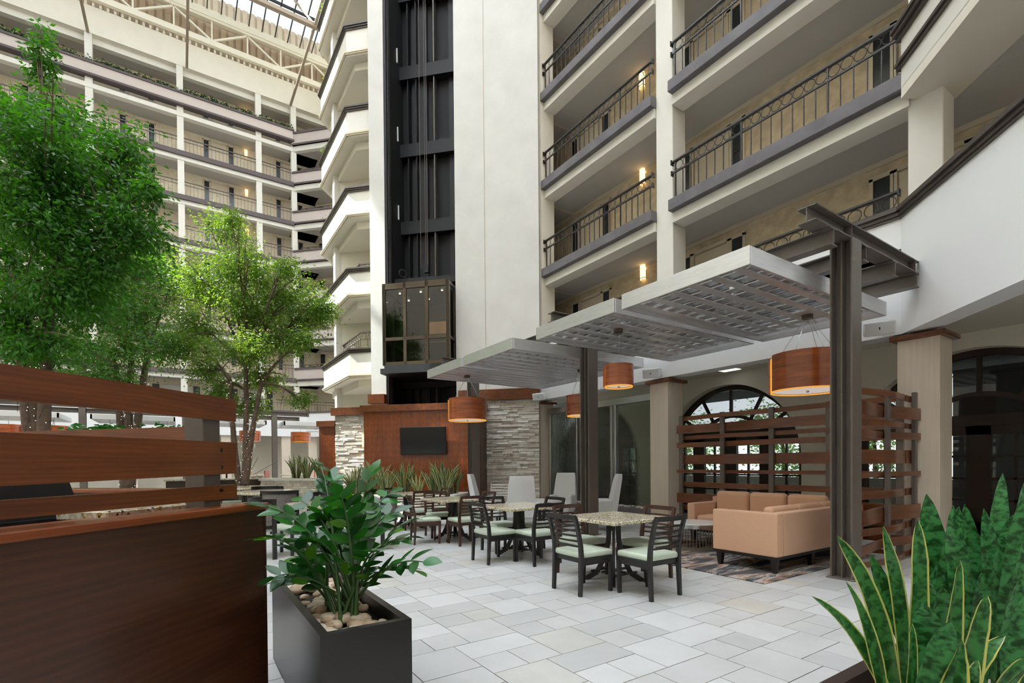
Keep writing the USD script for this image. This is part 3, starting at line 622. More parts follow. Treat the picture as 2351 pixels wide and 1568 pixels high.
# ---------------------------------------------------------------- far building across the atrium
FY, FB = 36.6, 38.2
wf = thing('wall_far', 'cream far facade with open corridors on seven levels', None, kind='structure')
obj('corridor_back', MB().box(-16.5, 12, FB, FB+.3, 3.7, 27.4), 'wallpaper_far', wf)
obj('upper_wall', MB().box(-16.5, 12, FY, FY+.5, 25.9, 27.44), 'cream', wf)
obj('upper_step', MB().box(-16.5, 12, FY+.35, FY+.7, 25.55, 25.9), 'cream_light', wf)
XS = [-16.6, -12.66, -8.36, -4.06, .22, 4.52, 6.68]
for i, x in enumerate(XS[2:]):
    struct('column', MB().box(x-.17, x+.17, FY+.02, FY+.42, 4.5, 25.95), 'cream_light', 'cream full-height column of the far facade, ' + ['far left, behind the big tree', 'second from left', 'third from left', 'fourth from left', 'at the far corner'][i])
fcol = (6.62, FY); FC1 = (6.62+4.2, FY-4.2)
for k in range(-1, 7):
    z = ST*k
    f = thing('ceiling', f'corridor slab and edge of the far facade, {ORDL[k+3]} level', None, kind='structure')
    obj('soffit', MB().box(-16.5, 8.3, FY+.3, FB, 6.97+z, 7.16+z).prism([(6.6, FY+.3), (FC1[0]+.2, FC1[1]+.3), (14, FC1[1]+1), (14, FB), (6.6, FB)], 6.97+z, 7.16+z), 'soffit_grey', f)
    obj('edge_beam', MB().box(-16.5, fcol[0], FY-.02, FY+.35, 6.86+z, 7.12+z), 'cream_light', f)
    if 0 <= k <= 5: obj('curb', MB().box(-16.5, fcol[0], FY-.18, FY+.1, 7.10+z, 7.37+z), 'charcoal_far', f)
    if k >= 0:
        obj('corner_beam', wallstrip(fcol, FC1, .3, 6.86+z, 7.20+z), 'cream_light', f)
        obj('corner_parapet', wallstrip(fcol, FC1, .3, 7.20+z, 8.0+z, out=.1), 'mauve', f)
        mm = wallstrip(fcol, FC1, .3, 7.95+z, 8.06+z, out=.18); wallstrip(fcol, FC1, .3, 7.2+z, 7.3+z, mm, out=.16)
        obj('corner_moulding', mm, 'charcoal_far', f)
        q = wallstrip((fcol[0]+.4, FY+.2-.4), FC1, .04, 8.28+z, 8.33+z); wallstrip((fcol[0]+.4, FY+.2-.4), FC1, .03, 8.12+z, 8.15+z, q)
        obj('corner_rail', q, 'rail_brown', f)
fp = thing('wall_far_parapet', 'mauve planter parapet with dark mouldings along the top level of the far facade', None, kind='structure')
obj('parapet', MB().box(-16.5, fcol[0], FY-.2, FY+.25, 23.44, 24.1), 'mauve', fp)
obj('moulding', MB().box(-16.5, fcol[0]+.05, FY-.28, FY+.25, 24.08, 24.2).box(-16.5, fcol[0]+.05, FY-.26, FY+.2, 23.40, 23.52), 'charcoal_far', fp)
obj('back_rail', MB().box(-16.5, fcol[0], FY+.5, FY+.54, 24.55, 24.6), 'rail_dark', fp)
obj('top_soffit', MB().box(-16.5, 12, FY+.6, FB, 25.62, 25.9), 'soffit_grey', wf)
obj('corner_back', wallstrip((8.35, FB-.25), (13.8, FB-5.7), .2, 4.4, 27.4), 'wallpaper_far', wf)
for k in range(0, 7): obj('corner_window', wallstrip((8.55, FB-.45), (8.78, FB-.68), .06, 8.2+ST*k, 9.45+ST*k, out=.05), 'sidelight', wf)
# far doors
for k in range(0, 7):
    for j, x in enumerate((-11.44, -7.14, -2.84, 1.46, 5.76)):
        M = np.eye(4); M[:3, 3] = (x, FB, 7.18+ST*k)
        door_unit(f'cream guest-room door with dark sidelights on {ORDL[k+3]} level of the far facade, {ORDL[j+1]} bay from left', M, z=0, h=2.27, detail=False)
# far railings
def far_rail(name, label, x0, x1, y, z, group, ht=.92, mat='rail_brown'):
    t = thing(name, label, 'railing', (x0, y, z), 0, group); L = x1-x0
    obj('handrail', MB().box(0, L, -.03, .03, ht-.05, ht), mat, t); obj('lower_rail', MB().box(0, L, -.015, .015, ht-.25, ht-.21), mat, t)
    b = MB(); n = int(L/.19)
    for i in range(n): x = L*(i+.5)/n; b.box(x-.009, x+.009, -.009, .009, 0, ht-.21)
    for i in range(n): b.box(L*(i+.5)/n-.006, L*(i+.5)/n+.006, -.01, .01, ht-.21, ht-.05)
    obj('balusters', b, mat, t, kind='stuff'); return t
frp = None
for k in range(5, -1, -1):
    for j, (a, b) in enumerate(((-8.19, -4.23), (-3.89, .05), (.39, 4.35), (4.69, 6.5))):
        lab = f'brown iron railing on the {ORDL[k+3]} level of the far facade, ' + ['behind the big left tree', 'second bay from left', 'third bay from left', 'short bay at the corner'][j]
        if j < 3 and frp: dup(frp, lab, (a, FY+.05, 7.37+ST*k), 0)
        else:
            r_ = far_rail('balcony_railing', lab, a, b, FY+.05, 7.37+ST*k, 'railings of the far facade')
            if j < 3: frp = r_
s1_ = None
for k in range(0, 7):
    for x, w in ((3.93, 'right of the third column'), (-8.97, 'at the far left edge')):
        lab = f'lit amber sconce on the {ORDL[k+3]} level of the far facade, {w}'
        if s1_ is None: s1_ = sconce(lab, (x, FB-.02, 9.32+ST*k), 270)
        else: dup(s1_, lab, (x, FB-.02, 9.32+ST*k), 270)
# mezzanine ring of the far side
fm = thing('wall_far_mezzanine', 'white mezzanine parapet across the far side of the atrium above the arcade', None, kind='structure')
obj('parapet', MB().box(-16.5, 7.2, FY-.5, FY-.2, 3.38, 5.02), 'white_paint', fm); obj('parapet', wallstrip((7.2, FY-.5), (12, FY-5.3), .3, 3.38, 5.02), 'white_paint', fm)
mm = MB().box(-16.5, 7.2, FY-.56, FY-.2, 4.98, 5.1); wallstrip((7.2, FY-.5), (12, FY-5.3), .3, 4.98, 5.1, mm, out=.06)
obj('moulding', mm, 'charcoal_far', fm); obj('floor_slab', MB().box(-16.5, 14, FY-.3, FB, 3.75, 4.4).prism([(7, FY-.4), (12, FY-5.2), (14, FY-5.2), (14, FB), (7, FB)], 3.75, 4.4), 'white_paint', fm)
for j in range(5):
    x = -11.5 + 4.2*j
    far_rail('mezzanine_railing', 'low brown iron railing on the far mezzanine parapet, ' + ['leftmost', 'second', 'third', 'fourth', 'rightmost'][j] + ' length', x, x+4.1, FY-.3, 5.1, 'railings of the far mezzanine', ht=.75)
mz = thing('wall_far_rooms', 'cream rough-stone panels and dark windows behind the far mezzanine', None, kind='structure')
for j in range(7):
    x = -9.5+2.15*j; obj('stone_panel', MB().cbox(x, x+1.5, FB-.06, FB, 4.7, 6.6, .01), 'plaster', mz); obj('dark_window', MB().box(x+1.62, x+1.98, FB-.05, FB, 4.6, 6.6), 'sidelight', mz)
ga = thing('wall_far_arcade', 'beige wall at the back of the far ground-floor arcade', None, kind='structure')
obj('wall_panel', MB().box(-16.5, 14, FB+.4, FB+.6, 0, 3.8), 'cream', ga); obj('arcade_soffit', MB().box(-16.5, 14, FY-.3, FB+.6, 3.7, 3.76), 'cream', ga)
for j, x in enumerate((-7.2, -2.4, 2.4, 5.9, 7.6)):
    struct('column', MB().box(x-.28, x+.28, FY-.3, FY+.3, 0, 3.4), 'pale_wood', 'pale square column of the far arcade, ' + ['first', 'second', 'third', 'fourth', 'fifth'][j] + ' from left')
# roof: truss, deck, glazing
rf = thing('roof_truss', 'cream steel roof truss above the far facade', 'truss')
TY = FY-.25
obj('bottom_chord', MB().box(-16, 12, TY-.12, TY+.12, 27.62, 27.96), 'truss_cream', rf)
obj('top_chord', MB().box(-16, 12, TY-.15, TY+.15, 29.15, 29.30), 'truss_cream', rf)
xs = [-2+1.97*i for i in range(-7, 8)]
for i, x in enumerate(xs):
    obj('truss_post', MB().bar((x, TY, 27.9), (x, TY, 29.2), .09), 'truss_cream', rf)
    if i % 2 == 1: obj('truss_diagonal', MB().bar((x, TY, 27.95), (x+1.97, TY, 29.15), .11), 'truss_cream', rf); obj('truss_diagonal', MB().bar((x, TY, 27.95), (x-1.97, TY, 29.15), .11), 'truss_cream', rf)
rd = thing('roof_deck', 'tan corrugated roof deck behind the truss', 'roof')
d = MB()
for i in range(70): x = -16+.42*i; d.box(x, x+.28, FY+.55, FY+.8, 27.4, 31.4).box(x+.28, x+.42, FY+.65, FY+.8, 27.4, 31.4)
obj('corrugated_deck', d, 'deck', rd, kind='stuff')
d = MB()
for i in range(85): x = -16+.328*i; d.box(x, x+.11, FY-.05, FY+.5, 27.44, 27.64)
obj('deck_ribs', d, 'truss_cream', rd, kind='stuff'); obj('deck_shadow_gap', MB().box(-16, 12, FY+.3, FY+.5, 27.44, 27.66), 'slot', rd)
ef = thing('roof_edge_beam', 'cream edge beam under the skylight glazing', 'beam')
obj('beam', MB().box(-16, 12, FY-.45, FY+.2, 29.30, 29.72), 'truss_cream', ef)
def gz(y): return 29.74 + (36.2-y)*.055
sk = thing('skylight', 'glazed skylight of long panes between dark bars over the atrium', 'skylight')
ys = [36.2, 33.55, 30.9, 28.2]
for i in range(16):
    x = -2.14+.765*i
    obj('glazing_bar', MB().bar((x, 36.25, gz(36.25)), (x, 20.5, gz(20.5)), .06, .1), 'rail_dark', sk)
    for a, b in zip(ys, ys[1:]):
        v = [[x+.03, a, gz(a)], [x+.735, a, gz(a)], [x+.735, b, gz(b)], [x+.03, b, gz(b)]]
        obj('glass_pane', (np.array(v), np.array([[0, 1, 2], [0, 2, 3]])), 'glass_roof', sk)
obj('cross_bar', MB().box(-16, 12, 33.5, 33.6, gz(33.55)-.08, gz(33.55)+.05).box(-16, 12, 30.85, 30.95, gz(30.9)-.08, gz(30.9)+.05), 'rail_dark', sk)
v = [[-16, 36.2, gz(36.2)], [-2.17, 36.2, gz(36.2)], [-2.17, 20.5, gz(20.5)], [-16, 20.5, gz(20.5)], [-2.17, 28.2, gz(28.2)], [10.1, 28.2, gz(28.2)], [10.1, 20.5, gz(20.5)]]
obj('rear_glazing', (np.array(v), np.array([[0, 1, 2], [0, 2, 3], [4, 5, 6], [4, 6, 2]])), 'glass_roof', sk)
tr = thing('roof_ties', 'brown steel tie rods and purlins spanning below the skylight', 'roof framing')
for x in (-8.36, -4.06, .6, 6.5): obj('tie_rod', MB().bar((x, FY, 25.92), (x, 18, 25.85), .13, .13), 'tie_tan', tr)
obj('purlin', MB().box(-16, 12, 29.1, 29.35, 25.75, 25.95), 'tie_tan', tr)
for x in (-1.0, 3.5, 6.5): obj('brace', MB().bar((x, 29.2, 25.9), (x+2.2, 31.5, gz(31.5)), .12, .12), 'tie_tan', tr); obj('brace', MB().bar((x, 29.2, 25.9), (x-2.2, 31.5, gz(31.5)), .12, .12), 'tie_tan', tr)
struct('roof_panels', MB().box(-17, 9.6, -10.2, 23.3, 30.75, 30.79), 'opal', 'frosted white skylight panels over the near half of the atrium, above the frame')
struct('wall_upper', MB().box(9.4, 9.7, -10.2, 40, 24.2, 30.2), 'cream', 'plain wall above the right building, above the frame')
struct('wall_left', MB().box(-17, -16.6, -10, 39, 0, 30.2), 'cream', 'plain left wing wall of the atrium, outside the frame')
struct('wall_rear', MB().box(-17, 12, -10.3, -9.9, 0, 27), 'cream', 'plain rear wing wall of the atrium, behind the viewer')
struct('roof_slab', MB().box(9.2, 12.3, -10, 40, 24.2, 24.5), 'truss_cream', 'flat roof of the right building')

# ---------------------------------------------------------------- near pergola
def hpost(name, label, x, y, h):
    t = thing(name, label, 'post', (x, y, 0))
    obj('web', MB().box(-.11, .13, -.006+.0, .006, 0, h).box(.0, .012, -.1, .1, 0, h), 'steel_paint', t)
    for s in (-1, 1): obj('flange', MB().box(-.125, .125, s*.115-.009, s*.115+.009, 0, h), 'steel_paint', t)
    obj('base_plate', MB().cbox(-.16, .16, -.16, .16, 0, .015, .004), 'steel_paint', t)
    return t
def ibeam(name, label, a, b, w, h, group=None):
    t = thing(name, label, 'beam', (0, 0, 0), 0, group)
    a, b = np.array(a, float), np.array(b, float); z = np.array([0, 0, 1.])
    obj('web', MB().bar(a, b, .012, h-.02), 'steel_paint', t)
    for s in (-1, 1): obj('flange', MB().bar(a+z*s*(h/2-.007), b+z*s*(h/2-.007), w, .014), 'steel_paint', t)
    d = (b-a)/np.linalg.norm(b-a); obj('stiffener', MB().bar(a+d*.9, a+d*.912, w-.02, h-.02), 'steel_paint', t); obj('stiffener', MB().bar(b-d*.12, b-d*.108, w-.02, h-.02), 'steel_paint', t)
    return t
PY = [2.83, 7.46, 12.2]
for i, y in enumerate(PY):
    hpost('steel_post', ['tall brown steel pergola post standing in front of the slatted screen at right', 'brown steel pergola post behind the nearest dining table, middle of the three', 'farthest brown steel pergola post in front of the timber panel'][i], 6.83, y, 4.13)
    ibeam('steel_beam', ['short brown steel cross beam on top of the near pergola post', 'short brown steel cross beam on the middle pergola post', 'short brown steel cross beam on the farthest pergola post'][i], (5.88, y, 4.22), (8.9, y, 4.22), .20, .18)
for i, x in enumerate((6.28, 7.12, 8.02, 8.78)):
    ibeam('steel_beam', ['leftmost', 'second from left', 'third from left', 'rightmost'][i] + ' of the four long brown steel beams carrying the pergola panels', (x, 2.72, 4.025), (x, 12.4, 4.025), .16, .2)
PAN = [(3.05, 4.92), (5.07, 6.92), (7.66, 9.55), (9.68, 11.47)]
ORD = ['nearest and largest', 'second from the right', 'third from the right', 'farthest left']
for i, (y0, y1) in enumerate(PAN):
    p = thing('pergola_panel', f'{ORD[i]} brushed-aluminium pergola canopy panel of overlapping slats', 'canopy', (0, 0, 0))
    x0, x1, z0, z1 = 5.12, 8.67, 3.575, 3.78; e = .04
    obj('frame_side', MB().cbox(x0, x0+e, y0, y1, z0, z1, .004), 'alu', p); obj('frame_side', MB().cbox(x1-e, x1, y0, y1, z0, z1, .004), 'alu', p)
    obj('frame_side', MB().cbox(x0+e, x1-e, y0, y0+e, z0, z1, .004), 'alu', p); obj('frame_side', MB().cbox(x0+e, x1-e, y1-e, y1, z0, z1, .004), 'alu', p)
    n = 6
    for j in range(n):
        y = y0 + e + (y1-y0-2*e)*(j+.5)/n
        obj('lower_slat', MB().box(x0+e, x1-.45, y-.055, y+.055, z0+.015, z0+.03).box(x0+e, x1-.45, y+.045, y+.055, z0+.03, z0+.075), 'alu', p)
    n = 14
    for j in range(n):
        x = x0 + e + (x1-x0-2*e)*(j+.5)/n; obj('upper_slat', MB().box(x-.07, x+.08, y0+e, y1-e, z0+.10, z0+.113).box(x+.075, x+.085, y0+e, y1-e, z0+.113, z0+.16), 'alu_dark', p)
    for x in (6.28, 8.02): obj('hanger', MB().box(x-.03, x+.03, (y0+y1)/2-.03, (y0+y1)/2+.03, z0+.1, 3.93), 'alu_dark', p)
# pendants
def pendant(label, x, y, R, zt, zb, gap, group='wood-veneer drum pendants'):
    t = thing('pendant_lamp', label, 'pendant lamp', (x, y, 0))
    def shell(r, a0, a1, zb, zt, th=.006, n=40):
        a = np.radians(np.linspace(a0, a1, n)); p = [(r*math.cos(q), r*math.sin(q)) for q in a] + [((r-th)*math.cos(q), (r-th)*math.sin(q)) for q in a[::-1]]
        return MB().prism(Polygon(p), zb, zt)
    h = zt-zb
    obj('veneer_shade', shell(R, gap+16, gap+235, zb+.02, zt), 'veneer', t, smooth=35)
    obj('veneer_overlap', shell(R+.012, gap+205, gap+352, zb+.02, zt-.01*R), 'veneer', t, smooth=35)
    obj('amber_liner', shell(R-.012, gap-30, gap+30, zb+.03, zt-.06*h).prism(Point(0, 0).buffer(R-.012, 24).difference(Point(0, 0).buffer(R-.03, 24)), zb, zb+.02), 'amber', t, smooth=35)
    obj('diffuser', MB().prism(Point(0, 0).buffer(R-.035, 24), zb+.025, zb+.035), 'diffuser', t)
    obj('finial', MB().sphere((0, 0, zb+.01), .022, 1), 'steel_bright', t, smooth=True)
    for a in (gap+205, gap+228): 
        for zz in (zb+.09*h/.5, zt-.09*h/.5): obj('rivet', MB().sphere(((R+.014)*math.cos(math.radians(a)), (R+.014)*math.sin(math.radians(a)), zz), .012, 1), 'steel_bright', t)
    for k in range(6 if R > .3 else 1):
        a = k*PI/3; obj('cable', MB().tube([(.03*math.cos(a), .03*math.sin(a), 3.56), (.8*R*math.cos(a)*(R > .3), .8*R*math.sin(a)*(R > .3), zt-.06)], .0035, 5), 'steel_bright', t)
    for k in range(3): obj('spoke', MB().bar((0, 0, zt-.06), ((R-.01)*math.cos(k*2.094+.3), (R-.01)*math.sin(k*2.094+.3), zt-.06), .012), 'steel_bright', t)
    obj('canopy', MB().lathe([(0, 3.545), (.075, 3.545), (.075, 3.60), (0, 3.60)], n=20), 'bronze', t, smooth=30)
    obj('support_plate', MB().box(-.25, .25, -.09, .09, 3.60, 3.612), 'alu', t)
    return t
pendant('large wood-veneer drum pendant lamp under the nearest pergola panel, above the sofa', 7.71, 3.70, .50, 3.02, 2.47, 124)
pendant('small wood-veneer drum pendant lamp on a single cable, second from right', 5.90, 5.74, .235, 3.02, 2.66, 140)
pendant('wood-veneer drum pendant lamp half hidden behind the middle steel post', 7.70, 8.68, .33, 3.00, 2.52, 306)
pendant('large wood-veneer drum pendant lamp hanging in front of the television wall', 5.82, 10.69, .47, 3.02, 2.49, 156)

# speakers
def speaker(label, loc):
    t = thing('loudspeaker', label, 'speaker', loc, 0)
    M = rz(24) ; a = math.radians(14); N = np.eye(4); N[0, 0], N[0, 2], N[2, 0], N[2, 2] = math.cos(a), -math.sin(a), math.sin(a), math.cos(a); M = M @ N
    obj('case', MB().cbox(-.16, .0, -.2, .2, -.11, .11, .03, M, 3), 'speaker_case', t, smooth=40); obj('grille', MB().cbox(-.168, -.155, -.18, .18, -.09, .09, .005, M), 'speaker_grey', t)
    obj('badge', MB().cbox(-.172, -.167, -.008, .008, -.02, .02, .002, M), 'plate_black', t); obj('bracket', MB().cbox(-.03, .14, -.05, .05, -.04, .04, .015).lathe([(0, -.07), (.09, -.07), (.09, .07), (0, .07)], (.02, -.12, 0), 16), 'speaker_case', t)
speaker('off-white wall speaker beside the near pergola post at right', (9.03, 3.28, 3.50)); speaker('off-white wall speaker above the middle wood-grain column', (9.03, 7.72, 3.50)); speaker('off-white wall speaker at the end of the stone wall', (9.03, 12.0, 3.46))

# ---------------------------------------------------------------- slatted screen
SL = [(2.36, .085), (2.13, .17), (1.955, .075), (1.80, .10), (1.50, .19), (1.255, .065), (.985, .10), (.70, .20), (.50, .095), (.29, .12), (.07, .07)]
def screen(name, label, p0, p1, posts, ht, bend):
    L = math.hypot(p1[0]-p0[0], p1[1]-p0[1]); t = thing(name, label, 'screen', (p0[0], p0[1], 0), math.degrees(math.atan2(p1[1]-p0[1], p1[0]-p0[0])))
    for x in posts: obj('post', MB().cbox(x-.045, x+.045, -.025, .025, 0, ht, .004), 'steel_paint', t)
    ph = [x for x in posts]; n = 40; xs = np.linspace(-.07, L+.07, n)
    for i, (z, h) in enumerate(SL):
        s = 1 if i % 2 == 0 else -1; k = np.interp(xs, ph, [s*(-1)**j for j in range(len(ph))])
        yy = .045*np.sin(np.clip(k, -1, 1)*PI/2) + bend*0
        v, f = [], []
        for x, y in zip(xs, yy):
            for dy, dz in ((-.012, -h/2), (.012, -h/2), (.012, h/2), (-.012, h/2)): v.append((x, y+dy, z+dz))
        for j in range(n-1):
            for q in range(4): a, b = j*4+q, j*4+(q+1) % 4; f += [[a, b, b+4], [a, b+4, a+4]]
        f += [[0, 2, 1], [0, 3, 2], [4*n-4, 4*n-3, 4*n-2], [4*n-4, 4*n-2, 4*n-1]]
        obj('slat', (np.array(v), np.array(f)[:, ::-1]), 'slat_wood', t, smooth=30)
    return t
screen('slatted_screen', 'dark steel screen woven with red-brown wooden slats behind the peach sofa', (8.8, 6.77), (8.8, 2.93), (.0, .96, 1.93, 2.88, 3.84), 2.42, 0)
screen('slatted_screen', 'slatted wooden screen with bowed slats between the near steel post and the wood-grain column', (7.08, 2.86), (9.14, 2.86), (.05, 1.08, 2.05), 2.46, 1)

# ---------------------------------------------------------------- lounge: rug, sofa, drum table
rug = obj('area_rug', MB().cbox(5.70, 8.72, 3.22, 6.65, .001, .016, .004), 'rug', None); tag(rug, 'abstract grey, rust and cream area rug under the sofa', 'rug')
so = thing('sectional_sofa', 'peach L-shaped sectional sofa with black wooden base on the patterned rug', 'sofa', (0, 0, .016))
F = 'sofa_fabric'
obj('near_back', MB().cbox(6.402, 8.70, 3.36, 3.52, .21, .77, .02, seg=2), F, so, smooth=30); obj('far_back', MB().cbox(8.54, 8.70, 3.525, 5.86, .21, .77, .02, seg=2), F, so, smooth=30)
obj('near_arm', MB().cbox(6.24, 6.40, 3.36, 4.28, .21, .77, .02, seg=2), F, so, smooth=30); obj('far_arm', MB().cbox(7.78, 8.535, 5.70, 5.86, .21, .68, .02, seg=2), F, so, smooth=30)
obj('seat_base', MB().cbox(6.41, 8.53, 3.53, 4.26, .21, .33, .01).cbox(7.8, 8.53, 4.0, 5.69, .21, .33, .01), F, so)
for a, b, c, d in ((6.42, 7.10, 3.66, 4.28), (7.11, 7.80, 3.66, 4.28), (7.81, 8.40, 3.66, 4.28), (7.80, 8.40, 4.29, 4.98), (7.80, 8.40, 4.99, 5.68)): obj('seat_cushion', MB().cbox(a, b, c, d, .33, .47, .05, seg=3), F, so, smooth=40)
for a, b in ((6.44, 7.12), (7.14, 7.82), (7.84, 8.36)): obj('back_cushion', MB().cbox(a, b, 3.53, 3.68, .46, .83, .06, seg=3), F, so, smooth=40)
for a, b in ((3.75, 4.36), (4.38, 5.02), (5.04, 5.67)): obj('back_cushion', MB().cbox(8.36, 8.54, a, b, .46, .89, .07, seg=3), F, so, smooth=40)
obj('base_rail', MB().box(6.26, 8.68, 3.38, 4.26, .17, .21).box(7.8, 8.68, 4.26, 5.84, .17, .21), 'black_wood', so)
for x, y in ((6.31, 3.43), (6.31, 4.20), (7.22, 3.43), (8.1, 3.43), (8.62, 3.43), (7.86, 5.78), (8.62, 5.78), (7.4, 4.2)):
    obj('leg', MB().add([[x-.025, y-.025, 0], [x+.025, y-.025, 0], [x-.025, y+.025, 0], [x+.025, y+.025, 0], [x-.042, y-.042, .18], [x+.042, y-.042, .18], [x-.042, y+.042, .18], [x+.042, y+.042, .18]], BOXF), 'black_wood', so)
ot = thing('drum_table', 'round drum coffee table with pale stone top and a cage of thin metal rods', 'coffee table', (7.22, 5.28, .016))
obj('stone_top', MB().lathe([(0, .385), (.42, .385), (.43, .395), (.43, .41), (.42, .42), (0, .42)], n=40), 'stone_top', ot, smooth=30)
obj('top_ring', MB().lathe([(.435, .35), (.45, .35), (.45, .415), (.435, .415), (.435, .35)], n=40), 'steel_bright', ot, smooth=30); obj('bottom_ring', MB().lathe([(.38, .0), (.445, .0), (.445, .045), (.38, .045), (.38, 0)], n=40), 'steel_paint', ot, smooth=30)
for i in range(56): a = 2*PI*i/56; obj('rod', MB().tube([(.44*math.cos(a), .44*math.sin(a), .03), (.44*math.cos(a), .44*math.sin(a), .38)], .006, 5), 'steel_paint', ot)

# ---------------------------------------------------------------- tables and chairs
def make_table(name, label, loc, size=.95, h=.79, rot=0):
    t = thing(name, label, 'table', loc, rot); a = size/2
    obj('granite_top', MB().cbox(-a, a, -a, a, h-.042, h, .008), 'granite', t)
    for i in range(4):
        an = math.radians(45+90*i); c, s = math.cos(an), math.sin(an)
        path = [(.055*c, .055*s, h-.05), (.06*c, .06*s, .5), (.10*c, .10*s, .32), (.20*c, .20*s, .10), (.36*c, .36*s, .0)]
        m = MB()
        for p, q in zip(path, path[1:]): m.bar(p, (q[0], q[1], q[2]), .06, .035, (-s, c, 0))
        obj('leg', m, 'black_wood', t)
    obj('stretcher', MB().box(-.20, .20, -.015, .015, .115, .14).box(-.015, .015, -.20, .20, .115, .14).box(-.2, .2, -.2, -.175, .1, .12).box(-.2, .2, .175, .2, .1, .12), 'black_wood', t)
    obj('top_plate', MB().box(-.25, .25, -.03, .03, h-.06, h-.042).box(-.03, .03, -.25, .25, h-.06, h-.042), 'black_wood', t)
    return t
tb1 = make_table('dining_table', 'square granite-topped dining table nearest the viewer, on a black pedestal', (4.42, 4.40, 0))
dup(tb1, 'square granite-topped dining table behind the nearest one, second in the row', (4.42, 6.46, 0)); dup(tb1, 'square granite-topped dining table third in the row, among brown chairs', (4.34, 8.58, 0)); dup(tb1, 'square granite-topped dining table farthest in the row, before the snake-plant planter', (4.30, 10.75, 0))
def make_chair(label, loc, rot, wd):
    """local: faces +x; origin under the seat centre"""
    t = thing('dining_chair', label, 'chair', loc, rot)
    obj('seat', MB().cbox(-.235, .245, -.235, .235, .405, .475, .028, seg=3), 'seat_green', t, smooth=40)
    obj('seat_frame', MB().cbox(-.225, .24, -.235, .235, .355, .41, .006), wd, t)
    for s in (-1, 1):
        y = s*.228
        def post(pts, w=.022, d=.02):
            v = []; 
            for x, z, e in pts: v += [[x-e, y-d, z], [x+e, y-d, z], [x+e, y+d, z], [x-e, y+d, z]]
            f = []
            for j in range(len(pts)-1):
                for q in range(4): a, b = j*4+q, j*4+(q+1) % 4; f += [[a, b, b+4], [a, b+4, a+4]]
            n = len(pts)*4; f += [[0, 2, 1], [0, 3, 2], [n-4, n-3, n-2], [n-4, n-2, n-1]]
            return np.array(v), np.array(f)
        obj('back_leg', post([(-.245, 0, .016), (-.235, .2, .019), (-.225, .40, .023), (-.235, .55, .02), (-.27, .72, .018), (-.315, .875, .017)]), wd, t, smooth=40)
        obj('front_leg', post([(.205, 0, .015), (.215, .36, .024)]), wd, t)
    def crossbar(z0, z1, th, bow):
        n = 9; v = []; f = []; zc = (z0+z1)/2; x0 = np.interp(zc, [.40, .55, .72, .875], [-.225, -.235, -.27, -.315])
        for y in np.linspace(-.228, .228, n):
            x = x0 - bow*(1-(y/.228)**2)
            v += [[x-th, y, z0], [x+th, y, z0], [x+th, y, z1], [x-th, y, z1]]
        for j in range(n-1):
            for q in range(4): a, b = j*4+q, j*4+(q+1) % 4; f += [[a, b+4, b], [a, a+4, b+4]]
        return np.array(v), np.array(f)
    obj('top_rail', crossbar(.835, .885, .016, .03), wd, t, smooth=40)
    for z in (.53, .588, .646, .704, .762): obj('back_slat', crossbar(z, z+.020, .008, .022), wd, t, smooth=40)
    obj('side_rail', MB().box(-.22, .22, -.235, -.215, .33, .36).box(-.22, .22, .215, .235, .33, .36), wd, t)
    return t
G = 'square-table dining chairs'
cb = make_chair('black slat-back chair with pale green seat at the left corner of the nearest table', (3.82, 4.29, 0), 0, 'black_wood')
dup(cb, 'black slat-back chair with pale green seat at the right front of the nearest table', (4.28, 3.74, 0), 90)
cw = make_chair('brown slat-back chair on the far right side of the nearest table', (4.85, 4.31, 0), 180, 'brown_wood')
dup(cw, 'brown slat-back chair with pale green seat on the far left side of the nearest table', (4.36, 4.90, 0), 270)
dup(cb, 'black slat-back chair at the left front of the second table', (3.88, 6.32, 0), 0); dup(cb, 'black slat-back chair at the right front of the second table', (4.33, 5.86, 0), 90)
dup(cb, 'black slat-back chair on the far right side of the second table', (4.87, 6.5, 0), 180); dup(cb, 'black slat-back chair on the far left side of the second table', (4.42, 6.98, 0), 270)
dup(cw, 'brown slat-back chair at the left front of the third table', (3.76, 8.55, 0), -14); dup(cw, 'brown slat-back chair at the right front of the third table', (4.28, 8.0, 0), 90)
dup(cw, 'brown slat-back chair on the far left side of the third table', (4.3, 9.08, 0), 262); dup(cw, 'brown slat-back chair on the far right side of the third table', (4.86, 8.62, 0), 180)
dup(cw, 'brown slat-back chair at the left of the farthest square table', (3.70, 10.75, 0), 0); dup(cw, 'brown slat-back chair at the front of the farthest square table', (4.3, 10.15, 0), 90)
dup(cb, 'black slat-back chair behind the farthest square table', (4.25, 11.33, 0), 262); dup(cw, 'brown slat-back chair at the right of the farthest square table', (4.92, 10.7, 0), 180)
